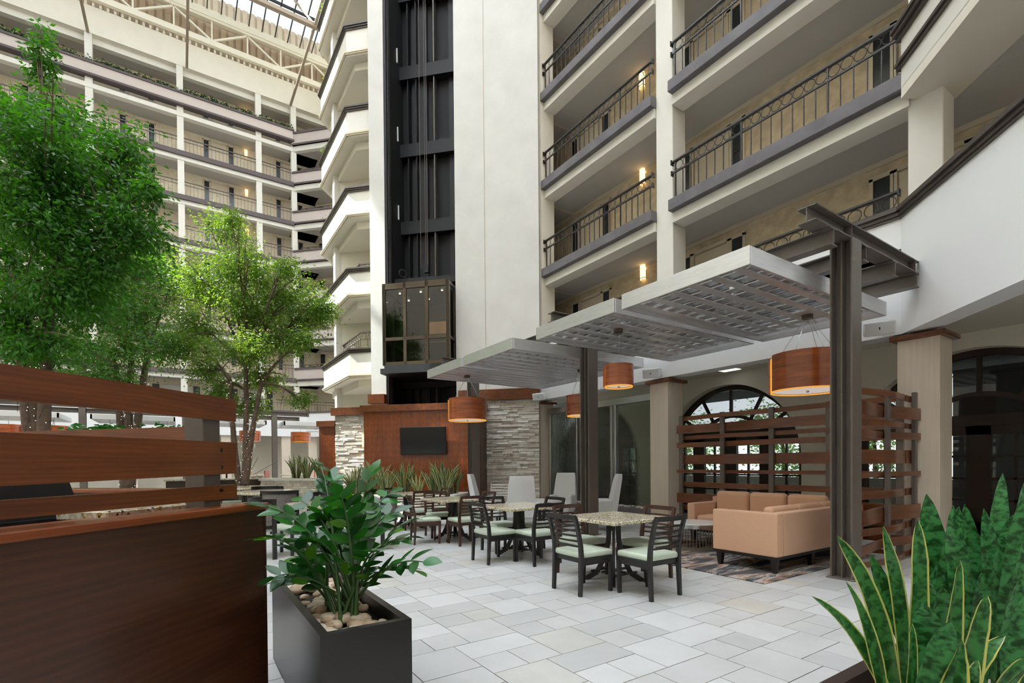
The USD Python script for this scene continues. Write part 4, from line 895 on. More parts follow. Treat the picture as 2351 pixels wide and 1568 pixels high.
# white high-backed dining armchairs round a low table
def make_armchair(label, loc, rot):
    t = thing('armchair', label, 'chair', loc, rot)
    def backmesh():
        v, f = [], []; n = 9
        for i, z in enumerate(np.linspace(.36, 1.2, n)):
            w = np.interp(z, [.36, 1.1, 1.2], [.31, .25, .235]); x = np.interp(z, [.36, 1.2], [-.26, -.43]); th = np.interp(z, [.36, 1.15, 1.2], [.07, .045, .03])
            for j in range(9):
                y = -w + 2*w*j/8; v.append((x-th-.03*(1-(y/w)**2), y, z))
            for j in range(9):
                y = w - 2*w*j/8; v.append((x+th-.03*(1-(y/w)**2), y, z))
        m = 18
        for i in range(n-1):
            for j in range(m): a, b = i*m+j, i*m+(j+1) % m; f += [[a, b, b+m], [a, b+m, a+m]]
        for i in (0, n-1):
            for j in range(8): q = [i*m+j, i*m+j+1, i*m+16-j, i*m+17-j]; f += [[q[0], q[1], q[2]], [q[0], q[2], q[3]]]
        return np.array(v), np.array(f)
    obj('back', backmesh(), 'fabric_white', t, smooth=50)
    obj('seat', MB().cbox(-.27, .30, -.27, .27, .20, .47, .05, seg=3), 'fabric_white', t, smooth=40)
    for s in (-1, 1): obj('arm', MB().cbox(-.26, .14, s*.24-.055*1, s*.24+.055, .24, .66, .05, seg=3), 'fabric_white', t, smooth=40)
    for x in (-.22, .24):
        for y in (-.22, .22): obj('leg', MB().cbox(x-.022, x+.022, y-.022, y+.022, 0, .21, .004), 'black_wood', t)
    return t
ac = make_armchair('white upholstered high-back armchair with its back to the viewer, in front of the stone wall', (5.85, 8.5, 0), 60)
dup(ac, 'white upholstered armchair at the left of its group, next to the far steel post', (6.1, 10.2, 0), -40); dup(ac, 'white upholstered armchair facing the viewer before the water-glass wall', (7.9, 9.65, 0), 215); dup(ac, 'white upholstered armchair seen side-on just right of the middle steel post', (7.55, 7.95, 0), 145)
lt = thing('low_table', 'low white round table between the white armchairs', 'table', (6.8, 9.1, 0)); obj('table_top', MB().lathe([(0, .58), (.5, .58), (.5, .61), (0, .61)], n=32), 'stone_top', lt, smooth=30); obj('pedestal', MB().lathe([(0, 0), (.25, 0), (.25, .02), (.04, .04), (.04, .58), (0, .58)], n=20), 'black_wood', lt, smooth=30)
bench = thing('bench', 'low white slatted bench back in front of the stone wall', 'bench', (7.15, 10.9, 0), -45)
for i in range(7): obj('slat', MB().box(-.5, .5, 0, .03, .45+i*.07, .49+i*.07), 'fabric_white', bench)
for x in (-.5, .47): obj('upright', MB().box(x, x+.03, .0, .03, 0, .95), 'fabric_white', bench)
# round tables and woven chairs at left
def make_round(label, loc, R, h):
    t = thing('round_table', label, 'table', loc)
    obj('granite_top', MB().lathe([(0, h-.055), (R, h-.055), (R+.008, h-.03), (R, h), (0, h)], n=48), 'granite', t, smooth=30)
    obj('pedestal', MB().lathe([(0, 0), (.32, 0), (.32, .02), (.06, .06), (.05, h-.06), (.2, h-.055)], n=20), 'black_wood', t, smooth=30)
    for i in range(4): a = PI/4+i*PI/2; obj('foot', MB().bar((.1*math.cos(a), .1*math.sin(a), .05), (.45*math.cos(a), .45*math.sin(a), .02), .06, .04), 'black_wood', t)
    return t
make_round('round granite-topped table partly hidden by the glossy potted plant', (2.05, 8.9, 0), .62, .80); make_round('larger round granite-topped table behind the woven chair at left', (1.85, 12.6, 0), .85, .86); make_round('farthest round granite-topped table beside the wooden partition post', (1.35, 14.6, 0), .8, .90)
def make_woven(label, loc, rot):
    t = thing('woven_chair', label, 'chair', loc, rot)
    a = np.radians(np.linspace(100, 260, 17)); R = .33
    def arc(r0, r1, z0, z1):
        p = [(r1*math.cos(q), r1*1.06*math.sin(q)) for q in a] + [(r0*math.cos(q), r0*1.06*math.sin(q)) for q in a[::-1]]
        return MB().prism(Polygon(p), z0, z1)
    obj('woven_back', arc(R-.02, R, .52, .86), 'weave', t, smooth=40); obj('top_rail', arc(R-.035, R+.015, .86, .93), 'black_wood', t, smooth=40); obj('lower_rail', arc(R-.03, R+.005, .47, .52), 'black_wood', t, smooth=40)
    for q in (100, 260): c, s = math.cos(math.radians(q)), math.sin(math.radians(q)); obj('back_post', MB().bar((R*c-.02, R*1.06*s, 0), (R*c-.02, R*1.06*s, .93), .045, .06), 'black_wood', t)
    obj('seat', MB().cbox(-.27, .27, -.27, .27, .42, .48, .03, seg=2), 'seat_green', t, smooth=40)
    for y in (-.24, .24): obj('front_leg', MB().box(.2, .245, y-.02, y+.02, 0, .42), 'black_wood', t)
    return t
wc = make_woven('dark woven-back chair between the two round tables at left, back to the viewer', (1.72, 11.3, 0), 70)
dup(wc, 'dark woven-back chair seen just beyond the larger round table', (1.75, 13.55, 0), 250); dup(wc, 'dark woven-back chair on the far side of the farthest round table', (1.15, 15.6, 0), 260); dup(wc, 'dark woven-back chair on the right of the larger round table', (2.9, 12.9, 0), 190)
dup(wc, 'dark woven-back chair beside the potted plant, right of the near round table', (2.86, 8.55, 0), 160); dup(wc, 'dark woven-back chair behind the near round table', (2.3, 9.75, 0), 260); dup(wc, 'dark woven-back chair left of the near round table', (1.2, 8.75, 0), 10)

# far side: pergola, lamps, furniture
for i, x in enumerate((-3.62, .19, 4.15)):
    hpost('steel_post', 'brown steel post of the distant pergola, ' + ['leftmost', 'middle', 'rightmost'][i] + ' of three', x, 29, 4.1)
for i, z in enumerate((4.2, 3.95)): ibeam('steel_beam', ['upper', 'lower'][i] + ' long brown steel beam of the distant pergola', (-8, 29, z), (5.9 - .5*i, 29, z), .2, .2)
for i, (a, b) in enumerate(((-7.6, -4.2), (-3.2, -.2), (.5, 3.6), (4.4, 6.6))):
    p = thing('pergola_panel', ['first', 'second', 'third', 'fourth'][i] + ' distant aluminium pergola canopy panel from left', 'canopy')
    obj('frame', MB().box(a, b, 27.6, 27.66, 3.5, 3.7).box(a, b, 30.4, 30.46, 3.5, 3.7).box(a, a+.06, 27.6, 30.46, 3.5, 3.7).box(b-.06, b, 27.6, 30.46, 3.5, 3.7), 'alu', p)
    sl_ = MB()
    for j in range(9): sl_.box(a, b, 27.8+j*.3, 27.93+j*.3, 3.52, 3.54)
    obj('slats', sl_, 'alu_dark', p, kind='stuff')
fl = None
for i, x in enumerate((5.2, 2.85, -.5, -2.55, -4.34, -5.7)):
    lab = 'distant wood-veneer drum pendant under the far pergola, ' + ['rightmost', 'second from right', 'third from right', 'fourth from right', 'fifth from right', 'leftmost'][i]
    if fl is None:
        fl = thing('pendant_lamp', lab, 'pendant lamp', (x, 27.63, 0)); obj('veneer_shade', MB().lathe([(.47, 2.65), (.48, 2.65), (.48, 3.15), (.47, 3.15), (.47, 2.65)], n=28), 'veneer', fl, smooth=40); obj('diffuser', MB().lathe([(0, 2.66), (.46, 2.66)], n=24), 'amber', fl); obj('cable', MB().tube([(0, 0, 2.7), (0, 0, 3.55)], .01, 5), 'steel_bright', fl)
    else: dup(fl, lab, (x, 27.63, 0))
dk = thing('serving_counter', 'dark granite-topped serving counter beyond the round tables at left', 'counter', (1.75, 19.0, 0)); obj('counter_top', MB().cbox(-2.2, .85, -.4, .4, .98, 1.03, .008), 'granite', dk); obj('cabinet', MB().box(-2.15, .8, -.35, .35, 0, .98), 'planter_brown', dk)
fa = thing('flower_arrangement', 'orange flower with dark blade leaves and pale stones on the serving counter', 'flower arrangement', (1.9, 19.0, 1.03))
obj('flower', MB().sphere((0, 0, .22), .09, 2, (1, 1, 1.9)), 'flower', fa, smooth=True)
for a, b in (((-.1, 0, 0), (-.25, 0, .85)), ((-.05, 0, 0), (.3, 0, .7)), ((.05, 0, .05), (.9, 0, .55))): obj('blade', MB().bar(a, b, .05, .012), 'stalk', fa)
for x, r_ in ((.15, .09), (.35, .11), (-.1, .08)): obj('stone', MB().sphere((x, -.12, r_*.6), r_, 2, (1.2, 1, .6)), 'pebble_3', fa, smooth=True)
def far_chair(label, loc, rot):
    t = thing('bar_chair', label, 'chair', loc, rot)
    obj('seat', MB().cbox(-.22, .22, -.22, .22, .62, .70, .02), 'red_seat', t); obj('back', MB().cbox(-.25, -.20, -.22, .22, .70, 1.25, .015), 'red_seat', t)
    for x in (-.2, .2):
        for y in (-.2, .2): obj('leg', MB().box(x-.02, x+.02, y-.02, y+.02, 0, .63), 'brown_wood', t)
    return t
fc = far_chair('red leather bar chair beside the far pale column', (3.0, 21.5, 0), -30); dup(fc, 'second red leather bar chair, right of the first and beside the steel post', (4.6, 22.8, 0), 170); dup(fc, 'third red leather bar chair behind the far snake plants', (5.4, 22.2, 0), 100)
ht_ = thing('high_table', 'small granite high table between the red bar chairs', 'table', (3.95, 22.6, 0)); obj('table_top', MB().cbox(-.5, .5, -.4, .4, 1.02, 1.07, .008), 'granite', ht_); obj('pedestal', MB().lathe([(0, 0), (.28, 0), (.28, .03), (.05, .06), (.05, 1.02), (0, 1.02)], n=14), 'black_wood', ht_)
st = thing('music_stand', 'small black stand against the far beige wall', 'stand', (1.55, 23.5, 0)); obj('pole', MB().bar((0, 0, 0), (0, 0, 1.6), .06), 'tv_frame', st); obj('plate', MB().cbox(-.22, .22, -.02, .02, 1.55, 1.85, .01), 'tv_frame', st)

# ---------------------------------------------------------------- plants: places and sizes
ZT = [[0.76,3.415,1.447],[0.819,3.377,1.355],[0.959,3.003,1.379],[0.415,3.142,1.208],[0.376,2.944,1.06],[0.449,3.208,0.791],[1.17,2.757,1.128],[1.067,2.474,0.927],[1.029,2.502,0.885],[1.205,3.303,1.258],[0.625,3.355,1.223],[0.784,2.848,1.245],[0.915,2.953,1.18],[0.7,3.613,1.055],[0.588,3.612,0.946],[1.111,3.214,1.063],[1.095,2.79,1.014],[0.709,3.145,1.152],[0.513,3.452,1.139],[0.707,2.733,1.29],[0.898,3.078,1.038],[0.624,2.987,1.021],[0.632,3.563,0.802],[0.879,2.618,0.984],[1.125,3.048,1.147],[0.851,3.411,0.976],[0.481,3.037,0.806]]
SNL = [["y",2.136,0.918,1.158,2.331,0.779,0.06],["y",1.948,0.92,0.946,2.211,0.738,0.042],["y",1.998,0.828,1.013,2.116,0.741,0.04],["y",2.406,0.858,1.18,2.476,0.802,0.05],["y",2.464,0.76,1.209,2.446,0.762,0.06],["y",2.473,0.632,1.065,2.431,0.652,0.055],["y",2.289,0.513,0.985,2.194,0.569,0.07],["y",2.084,0.528,0.871,2.033,0.556,0.08],["y",2.408,0.493,0.829,2.251,0.592,0.05],["y",2.188,0.399,0.83,2.011,0.511,0.06],["y",2.117,0.386,0.817,1.967,0.48,0.05],["y",2.127,0.499,0.804,2.064,0.535,0.04],["y",2.073,0.656,0.893,2.055,0.662,0.03],["g",2.476,0.931,1.043,2.675,0.79,0.06],["g",2.974,0.901,1.226,3.074,0.825,0.06],["g",2.93,0.871,1.289,3.027,0.796,0.09],["g",2.927,0.753,1.239,2.859,0.787,0.085],["g",3.145,0.788,1.235,3.207,0.736,0.07],["g",2.647,0.699,1.261,2.737,0.628,0.07],["g",3.438,0.715,1.38,3.365,0.751,0.07],["g",3.101,0.578,1.343,2.976,0.65,0.085],["g",2.831,0.517,1.318,2.742,0.565,0.09],["g",2.954,0.675,1.233,2.954,0.664,0.06],["g",2.869,0.61,1.081,2.85,0.613,0.05],["g",2.671,0.501,1.127,2.568,0.561,0.065],["g",2.167,0.654,0.947,2.183,0.637,0.1],["g",2.055,0.548,0.93,1.96,0.605,0.085],["g",2.903,0.826,0.966,2.807,0.882,0.04],["g",2.592,0.492,1.002,2.558,0.507,0.07],["g",2.402,0.438,0.988,2.35,0.466,0.07],["g",2.98,0.894,0.976,3.074,0.825,0.05],["g",2.739,0.814,0.939,2.795,0.77,0.06],["g",3.181,0.882,1.086,3.257,0.823,0.07],["g",3.32,0.79,1.099,3.293,0.799,0.07],["g",3.338,0.659,1.181,3.276,0.69,0.07],["g",3.318,0.731,1.106,3.309,0.728,0.06],["g",2.482,0.624,0.876,2.445,0.643,0.06],["g",2.902,0.585,0.96,2.88,0.593,0.07],["g",2.673,0.619,0.995,2.646,0.629,0.08],["g",2.542,0.705,0.939,2.54,0.699,0.09],["g",2.704,0.657,0.925,2.658,0.681,0.08],["g",2.969,0.542,1.032,2.916,0.57,0.08]]
CA = [[-2.283,13.891,9.876,0.31,0.67],[-1.698,13.433,8.456,0.89,0.67],[-1.98,11.758,7.062,0.76,0.83],[-1.087,12.654,7.079,0.91,0.82],[-2.175,11.836,5.914,0.83,0.83],[-1.44,12.432,5.874,1.08,0.75],[-0.666,11.775,6.058,0.62,0.66],[-1.957,12.113,4.765,0.94,0.79],[-2.483,12.717,4.127,0.72,0.72],[-1.686,13.236,4.809,0.79,0.62],[-2.017,12.383,3.636,0.8,0.44],[-2.448,12.36,7.762,0.35,0.54],[-0.824,12.469,7.844,0.52,0.43],[-0.455,11.668,6.643,0.33,0.33],[-2.918,14.05,5.608,0.62,1.05],[-1.816,12.112,6.602,0.79,0.71],[-1.129,11.82,5.236,0.64,0.48]]
CB = [[-1.355,19.715,7.472,1.16,0.82],[-1.973,19.407,6.332,1.12,0.99],[-0.881,18.676,6.058,1.12,1.12],[-1.39,18.351,4.884,1.27,0.7],[-0.376,17.142,4.769,0.74,0.55],[-2.912,21.042,5.228,1.11,0.76],[-1.682,18.172,3.947,0.87,0.43],[-0.165,19.028,7.22,0.76,0.82],[-2.249,19.265,7.019,0.77,0.65],[-0.739,19.674,8.0,0.7,0.63],[-2.833,19.694,4.197,0.78,0.52]]
CC = [[1.157,17.078,8.429,0.78,0.54],[0.624,16.589,6.752,0.86,0.86],[1.343,15.429,6.887,0.71,0.71],[2.007,16.071,6.864,0.7,0.57],[2.664,15.484,6.437,0.88,0.6],[3.18,15.152,5.685,0.78,0.53],[1.522,15.782,5.949,0.92,0.61],[0.435,15.974,5.345,0.65,0.59],[2.377,15.586,5.17,0.87,0.62],[1.34,15.114,4.578,0.87,0.58],[0.706,16.796,4.205,0.57,0.48],[1.946,15.847,4.049,0.69,0.44],[2.778,14.724,3.292,0.39,0.31],[0.301,17.305,5.01,0.57,0.57],[1.203,15.438,8.091,0.41,0.26],[2.427,15.035,6.985,0.54,0.34],[2.008,16.18,5.884,0.76,0.57],[2.798,14.738,4.802,0.54,0.42],[3.458,15.035,6.076,0.38,0.38],[0.95,16.453,3.554,0.5,0.37],[1.794,16.598,3.245,0.52,0.39]]

def oval_leaf(base, d, nrm, L, Wd, droop=.12, cup=.12, n=6):
    """one broad leaf: base point, direction, face normal"""
    d = np.asarray(d, float); d /= np.linalg.norm(d); s = np.cross(d, nrm); s /= np.linalg.norm(s)+1e-9; u = np.cross(s, d)
    v, f = [], []
    for i in range(n+1):
        t = i/n; w = Wd*.5*(math.sin(PI*min(1, t**.82))**.8) if 0 < t < 1 else .0015
        c = np.asarray(base) + d*L*t - u*droop*L*t*t
        for q in (-1, 0, 1): v.append(c + s*w*q + u*cup*w*abs(q))
    for i in range(n):
        for q in range(2): a = i*3+q; f += [[a, a+1, a+4], [a, a+4, a+3]]
    return np.array(v), np.array(f)
def bez(p, n):
    t = np.linspace(0, 1, n)[:, None]; p = np.asarray(p, float)
    return (1-t)**2*p[0] + 2*t*(1-t)*p[1] + t*t*p[2]
# front planter with pebbles and a ZZ plant
fpz = .61
pl = thing('planter_box', 'dark metal trough planter in the foreground holding the glossy green plant', 'planter', (.795, 3.325, 0))
a, b, e = .238, .775, .045
obj('planter_shell', MB().prism(Polygon([(-a, -b), (a, -b), (a, b), (-a, b)]).difference(sbox(-a+e, -b+e, a-e, b-e)), 0, fpz), 'planter_metal', pl)
obj('inner_floor', MB().box(-a+e, a-e, -b+e, b-e, fpz-.12, fpz-.10), 'soil', pl)
r = random.Random(11); npb = 0
for i in range(900):
    if npb >= 110: break
    x, y = r.uniform(-a+e+.03, a-e-.03), r.uniform(-b+e+.03, b-e-.03)
    k = r.uniform(.026, .046); m = trimesh.creation.icosphere(subdivisions=2, radius=1.0); v = m.vertices
    v = v*(1+.22*(meshkit.noise(v*1.4+[i*7.1, 0, 0])[:, None]-.5)*2)*[k*1.25, k*r.uniform(.8, 1), k*.75]
    an = r.uniform(0, 6.28); R2 = rz(math.degrees(an))[:3, :3]
    p_ = obj('pebble', (v@R2.T, m.faces), f'pebble_{i%4}', None, smooth=True); X = UsdGeom.Xformable(p_); X.AddTranslateOp().Set(Gf.Vec3d(.795+x, 3.325+y, fpz-.085+r.uniform(0, .035)))
    tag(p_, 'smooth tan river pebble lying in the dark trough planter under the glossy plant', 'pebble', 'pebbles in the trough planter'); npb += 1
zz = thing('potted_plant', 'glossy dark green plant with feathered oval leaves growing in the dark trough planter', 'plant')
r = random.Random(4)
for i, tip in enumerate(ZT):
    tip = np.array(tip); b0 = np.array([.80+r.uniform(-.09, .09), 3.02+r.uniform(-.14, .14), fpz-.1])
    mid = b0*.55 + tip*.45; mid[2] = max(b0[2]+.75*(tip[2]-b0[2]), .74) + .12
    c = bez((b0, mid, tip), 24); L = np.linalg.norm(np.diff(c, axis=0), axis=1).sum()
    st = obj('stem', MB().tube(c, np.linspace(.012, .0028, 24), 6), 'stalk', zz, smooth=True)
    n = 11; g = np.gradient(c, axis=0)
    for j in range(n):
        t = .38 + .62*j/(n-1); k = min(int(t*23), 23); tg = g[k]/np.linalg.norm(g[k])
        sd = np.cross(tg, [0, 0, 1.]); sd /= np.linalg.norm(sd)+1e-9; q = math.radians((i*53) % 90 - 45); up = np.cross(sd, tg); sd = sd*math.cos(q) + up*math.sin(q); nn = np.cross(sd, tg)
        s = 1 if j % 2 else -1; last = j == n-1
        d = tg*(1.0 if last else .62) + (0 if last else 1)*sd*s*.85 + np.array([r.uniform(-.2, .2), r.uniform(-.2, .2), r.uniform(-.1, .25)])
        obj('leaf', oval_leaf(c[k], d, nn + np.array([r.uniform(-.3, .3), r.uniform(-.3, .3), .3]), r.uniform(.105, .145)*(1-.12*abs(t-.65)), r.uniform(.056, .074), r.uniform(0, .25)), f'zz_{r.choices((0, 1, 2, 3), (5, 4, 4, .7))[0]}', st, smooth=True)
# snake plants in the right foreground
pr = thing('planter_box', 'dark brown planter box edge at the bottom right corner, filled with stones', 'planter', (2.6, .62, 0))
pr_o, pr_i = sbox(-1.5, -.6, 1.6, .42), sbox(-1.44, -.54, 1.54, .36)
obj('planter_shell', MB().prism(pr_o.difference(pr_i), 0, .5), 'planter_brown', pr); obj('soil', MB().prism(pr_i, .36, .40), 'soil', pr)
r = random.Random(21)
for i in range(46):
    x, y = r.uniform(1.5, 3.9), r.uniform(.3, .9); k = r.uniform(.05, .085); m = trimesh.creation.icosphere(subdivisions=2, radius=1.0); v = m.vertices
    v = v*(1+.2*(meshkit.noise(v*1.4+[i*3.1, 0, 0])[:, None]-.5)*2)*[k*1.2, k, k*.7]
    p_ = obj('pebble', (v, m.faces), f'pebble_{(i*3)%4}', None, smooth=True); UsdGeom.Xformable(p_).AddTranslateOp().Set(Gf.Vec3d(x, y, .43))
    tag(p_, 'large pale rounded stone at the foot of the snake plant in the bottom right corner', 'stone', 'stones in the corner planter')
def strap(b, m, t, w, twist, wave=0, n=16, toward=None, fold=.25):
    c = bez((b, m, t), n+1); g = np.gradient(c, axis=0); g /= np.linalg.norm(g, axis=1)[:, None]
    v, f, uv = [], [], []; look = np.array([-.8, -.45, 0]) if toward is None else toward
    for i in range(n+1):
        q = i/n; s = np.cross(g[i], look); s /= np.linalg.norm(s)+1e-9; u = np.cross(s, g[i]); a = twist + wave*math.sin(q*7+twist*3)
        s, u = s*math.cos(a)+u*math.sin(a), u*math.cos(a)-s*math.sin(a)
        ww = w*.5*np.interp(q, [0, .15, .45, .75, .92, 1], [.55, .7, 1, .92, .5, .03])
        for k in (-1, -.5, 0, .5, 1): v.append(c[i] + s*ww*k + u*ww*fold*abs(k)); uv.append(((k+1)/2, q*np.linalg.norm(np.subtract(t, b))))
    for i in range(n):
        for k in range(4): a = i*5+k; f += [[a, a+1, a+6], [a, a+6, a+5]]
    return np.array(v), np.array(f), np.array(uv)
sp = thing('snake_plant', 'large snake plant with banded sword leaves, some yellow-edged, in the bottom right corner', 'plant')
for i, (k, tx, ty, tz, bx, by, w) in enumerate(SNL):
    b_, t_ = np.array([bx, by, .42]), np.array([tx, ty, tz]); m_ = (b_+t_)/2 + np.array([r.uniform(-.04, .04), r.uniform(-.04, .04), .10]); m_[:2] = m_[:2]*.45 + b_[:2]*.55 if k == 'y' else m_[:2]
    v, f, uv = strap(b_, m_, t_, w*1.12, r.uniform(-.5, .5), .35 if k == 'y' else .12)
    obj('leaf', (v, f), 'snake_yellow' if k == 'y' else 'snake_green', sp, smooth=True, uv=uv)
# snake plants in the low stone planters
def clump(label, loc, rot, scale=1.0, seed=1, n=40, H=.92):
    t = thing('snake_plant', label, 'plant', loc, rot, scale=scale); rr_ = random.Random(seed)
    for i in range(n):
        an = rr_.uniform(0, 6.28); lean = rr_.uniform(.05, .55)**1.2; h = H*rr_.uniform(.55, 1.05); x, y = .12*math.cos(an)*rr_.random(), .12*math.sin(an)*rr_.random()
        tip = (x+math.cos(an)*lean*h, y+math.sin(an)*lean*h, h*(1-.35*lean)); mid = (x+math.cos(an)*lean*h*.25, y+math.sin(an)*lean*h*.25, h*.55)
        v, f, uv = strap((x, y, 0), mid, tip, .062, rr_.uniform(-1, 1), .2, 6, np.array([-math.sin(an), math.cos(an), .2]))
        obj('leaf', (v, f), 'snake_far', t, smooth=True, uv=uv)
    return t
ck = clump('variegated snake plant clump at the left end of the low stone planter below the television', T(7.25, 13.1, .56), 0, 1.0, 1)
for s, D, rot, sc, w in ((6.75, 13.3, 80, 1.15, 'second clump from the left'), (6.25, 13.0, 150, .95, 'third clump from the left, left of the screen'), (5.75, 13.2, 220, 1.08, 'under the left part of the screen'), (5.25, 12.9, 20, .72, 'the smallest, below the screen'), (4.85, 13.1, 300, .95, 'right of the smallest clump'), (4.5, 12.95, 120, 1.15, 'the fullest, near the right end'), (4.38, 13.45, 200, .95, 'at the right end beside the steel post')):
    dup(ck, 'variegated snake plant below the television, ' + w, T(s, D, .56), rot, scale=sc)
for s, D, rot, sc, w in ((10.3, 14.8, 40, .95, 'left'), (9.85, 14.7, 140, .9, 'middle'), (9.45, 14.9, 260, 1.0, 'right')): dup(ck, f'variegated snake plant clump in the planter before the timber pier, {w} of three', T(s, D, .97), rot, scale=sc)

# ---------------------------------------------------------------- indoor trees
def leaves(C, n, L, rng, droop=.55, hue=None):
    C = np.array(C); vol = C[:, 3]*C[:, 4]; k = rng.choice(len(C), n, p=vol/vol.sum())
    d = rng.normal(size=(n, 3)); d /= np.linalg.norm(d, axis=1)[:, None]; rad = rng.uniform(.25, 1.0, n)**.55*(1+.12*rng.normal(size=n))
    # smaller sprays inside each cluster
    sub = rng.normal(size=(len(C), 14, 3)); sub /= np.linalg.norm(sub, axis=2)[:, :, None]; pick = sub[k, rng.integers(0, 14, n)]
    d = d*.55 + pick*.75
    p = C[k, :3] + d*rad[:, None]*np.stack([C[k, 3], C[k, 3], C[k, 4]], 1)
    a = rng.normal(size=(n, 3)); a[:, 2] = -abs(a[:, 2])*droop - droop*.6; a += d*.6; a /= np.linalg.norm(a, axis=1)[:, None]
    s = np.cross(a, rng.normal(size=(n, 3))); s /= np.linalg.norm(s, axis=1)[:, None]; u = np.cross(s, a)
    l = (L*rng.uniform(.7, 1.25, n))[:, None]; w = l*.21
    v = np.stack([p, p+a*l*.45+s*w+u*l*.05, p+a*l, p+a*l*.45-s*w+u*l*.05], 1).reshape(-1, 3); i = np.arange(n)[:, None]*4
    return v, np.vstack([i+[0, 1, 2], i+[0, 2, 3]])
def tree(label, base, forks, C, nl, L, mat, tr, seed):
    t = thing('indoor_tree', label, 'tree'); rng = np.random.default_rng(seed); Ca = np.array(C)
    tk = MB(); br = MB(); base = np.array(base, float); wire = MB(); bulbs = MB()
    paths = []
    for f_ in forks:
        f_ = np.array(f_, float); m = (base+f_)/2 + np.array([*rng.uniform(-.15, .15, 2), 0]); c = bez((base + [*rng.uniform(-.06, .06, 2), 0], m, f_), 12); tk.tube(c, np.linspace(tr, tr*.55, 12), 8); paths.append(c)
    for c in Ca:
        j = int(np.argmin([np.linalg.norm(np.array(f_)-c[:3]) for f_ in forks])); f_ = np.array(forks[j]); e = c[:3]; m = (f_+e)/2 + np.array([*rng.uniform(-.2, .2, 2), .25]); q = bez((f_, m, e), 9); br.tube(q, np.linspace(tr*.5, .012, 9), 6)
        for _ in range(5): e2 = e + rng.normal(size=3)*[c[3]*.6, c[3]*.6, c[4]*.6]; br.tube(bez((q[5], (q[5]+e2)/2+[0, 0, .1], e2), 5), np.linspace(.022, .006, 5), 4)
    obj('trunk', tk, 'bark', t, smooth=True); obj('branches', br, 'bark', t, smooth=True, kind='stuff')
    obj('foliage', leaves(C, nl, L, rng), mat, t, kind='stuff')
    for c in paths:
        for k in range(60):
            x = c[0] + (c[-1]-c[0])*rng.random(); q = c[rng.integers(0, 12)]; an = rng.uniform(0, 6.28); bulbs.sphere(q + [math.cos(an)*tr*1.08, math.sin(an)*tr*1.08, rng.uniform(-.1, .1)], .008, 0)
        a = np.linspace(0, 1, 60); wire.tube([c[min(int(x*11.99), 11)]*(1) + np.array([math.cos(x*60)*tr*1.05, math.sin(x*60)*tr*1.05, 0]) for x in a], .005, 3, cap=False)
    obj('light_string', wire, 'string_wire', t, kind='stuff'); obj('fairy_lights', bulbs, 'bulb', t, kind='stuff')
    return t
tree('tall dense ficus tree filling the left edge of the atrium, nearest of the three', (-2.28, 12.95, 0), [(-2.36, 13.0, 4.05), (-2.0, 12.8, 5.2), (-2.6, 13.3, 4.6)], CA, 32000, .112, 'leaf_a', .13, 1)
tree('ficus tree in the middle of the three, half hidden between its neighbours', (-1.36, 18.93, 0), [(-1.2, 18.87, 4.74), (-1.6, 19.0, 4.5), (-.8, 18.7, 4.9)], CB, 30000, .10, 'leaf_b', .14, 2)
tree('sunlit ficus tree with several slender stems just left of the cream balconies', (1.43, 15.87, 0), [(1.2, 16.05, 3.77), (1.91, 15.57, 3.76), (1.55, 15.8, 4.2)], CC, 42000, .088, 'leaf_c', .10, 3)
sh_ = thing('broadleaf_shrub', 'low broad-leaved shrub seen through the wooden partition gap', 'shrub', (-1.3, 17.0, 0))
obj('foliage', leaves([(.0, 0, 2.3, .7, .35), (-.9, .2, 2.2, .5, .3), (1.0, .1, 2.3, .6, .3)], 900, .26, np.random.default_rng(9), .3), 'zz_1', sh_, kind='stuff'); obj('stem', MB().tube([(0, 0, 0), (.05, 0, 1.2), (0, 0, 2.2)], [.05, .035, .02], 6), 'bark', sh_)
def ivy(name, label, pts, n, L, mat, spread, seed):
    p = np.array(pts, float); rng = np.random.default_rng(seed); C = [[*(p[0]+(p[1]-p[0])*q), spread*1.6, spread] for q in np.linspace(0, 1, max(2, int(np.linalg.norm(p[1]-p[0])/(spread*1.3))))]
    t = thing(name, label, 'plant'); obj('foliage', leaves(C, n, L, rng, .2), mat, t, kind='stuff')
for i, (x0, x1) in enumerate(((-12.4, -8.6), (-8.1, -4.3), (-3.8, 0), (.45, 4.3), (4.75, 6.4))):
    ivy('trailing_plant', 'row of green trailing plants along the top far planter, ' + ['first', 'second', 'third', 'fourth', 'fifth and shortest'][i] + ' bay from left', [(x0, FY+.1, 24.35), (x1, FY+.1, 24.3)], int(1700*(x1-x0)/4), .17, 'leaf_far', .21, 30+i)
for k in range(0, 6):
    ivy('trailing_plant', f'green plants in the far corner planter, {ORDL[k+3]} level', [(7.2, FY-.4, 8.12+ST*k), (9.6, FY-2.8, 8.12+ST*k)], 260, .14, 'leaf_far', .10, 50+k)
    ivy('balcony_plant', f'small green plant on the {NB[k]} cream balcony left of the shaft, by the tower', [T(7.75, 15.45, 5.36+ST*k), T(8.15, 15.5, 5.34+ST*k)], 70, .09, 'leaf_c', .09, 60+k)
    ivy('balcony_plant', f'small sprig overhanging the far end of the {NB[k]} cream balcony', [(4.72, 19.4, 5.36+ST*k), (4.72, 19.7, 5.34+ST*k)], 40, .10, 'leaf_c', .10, 70+k)
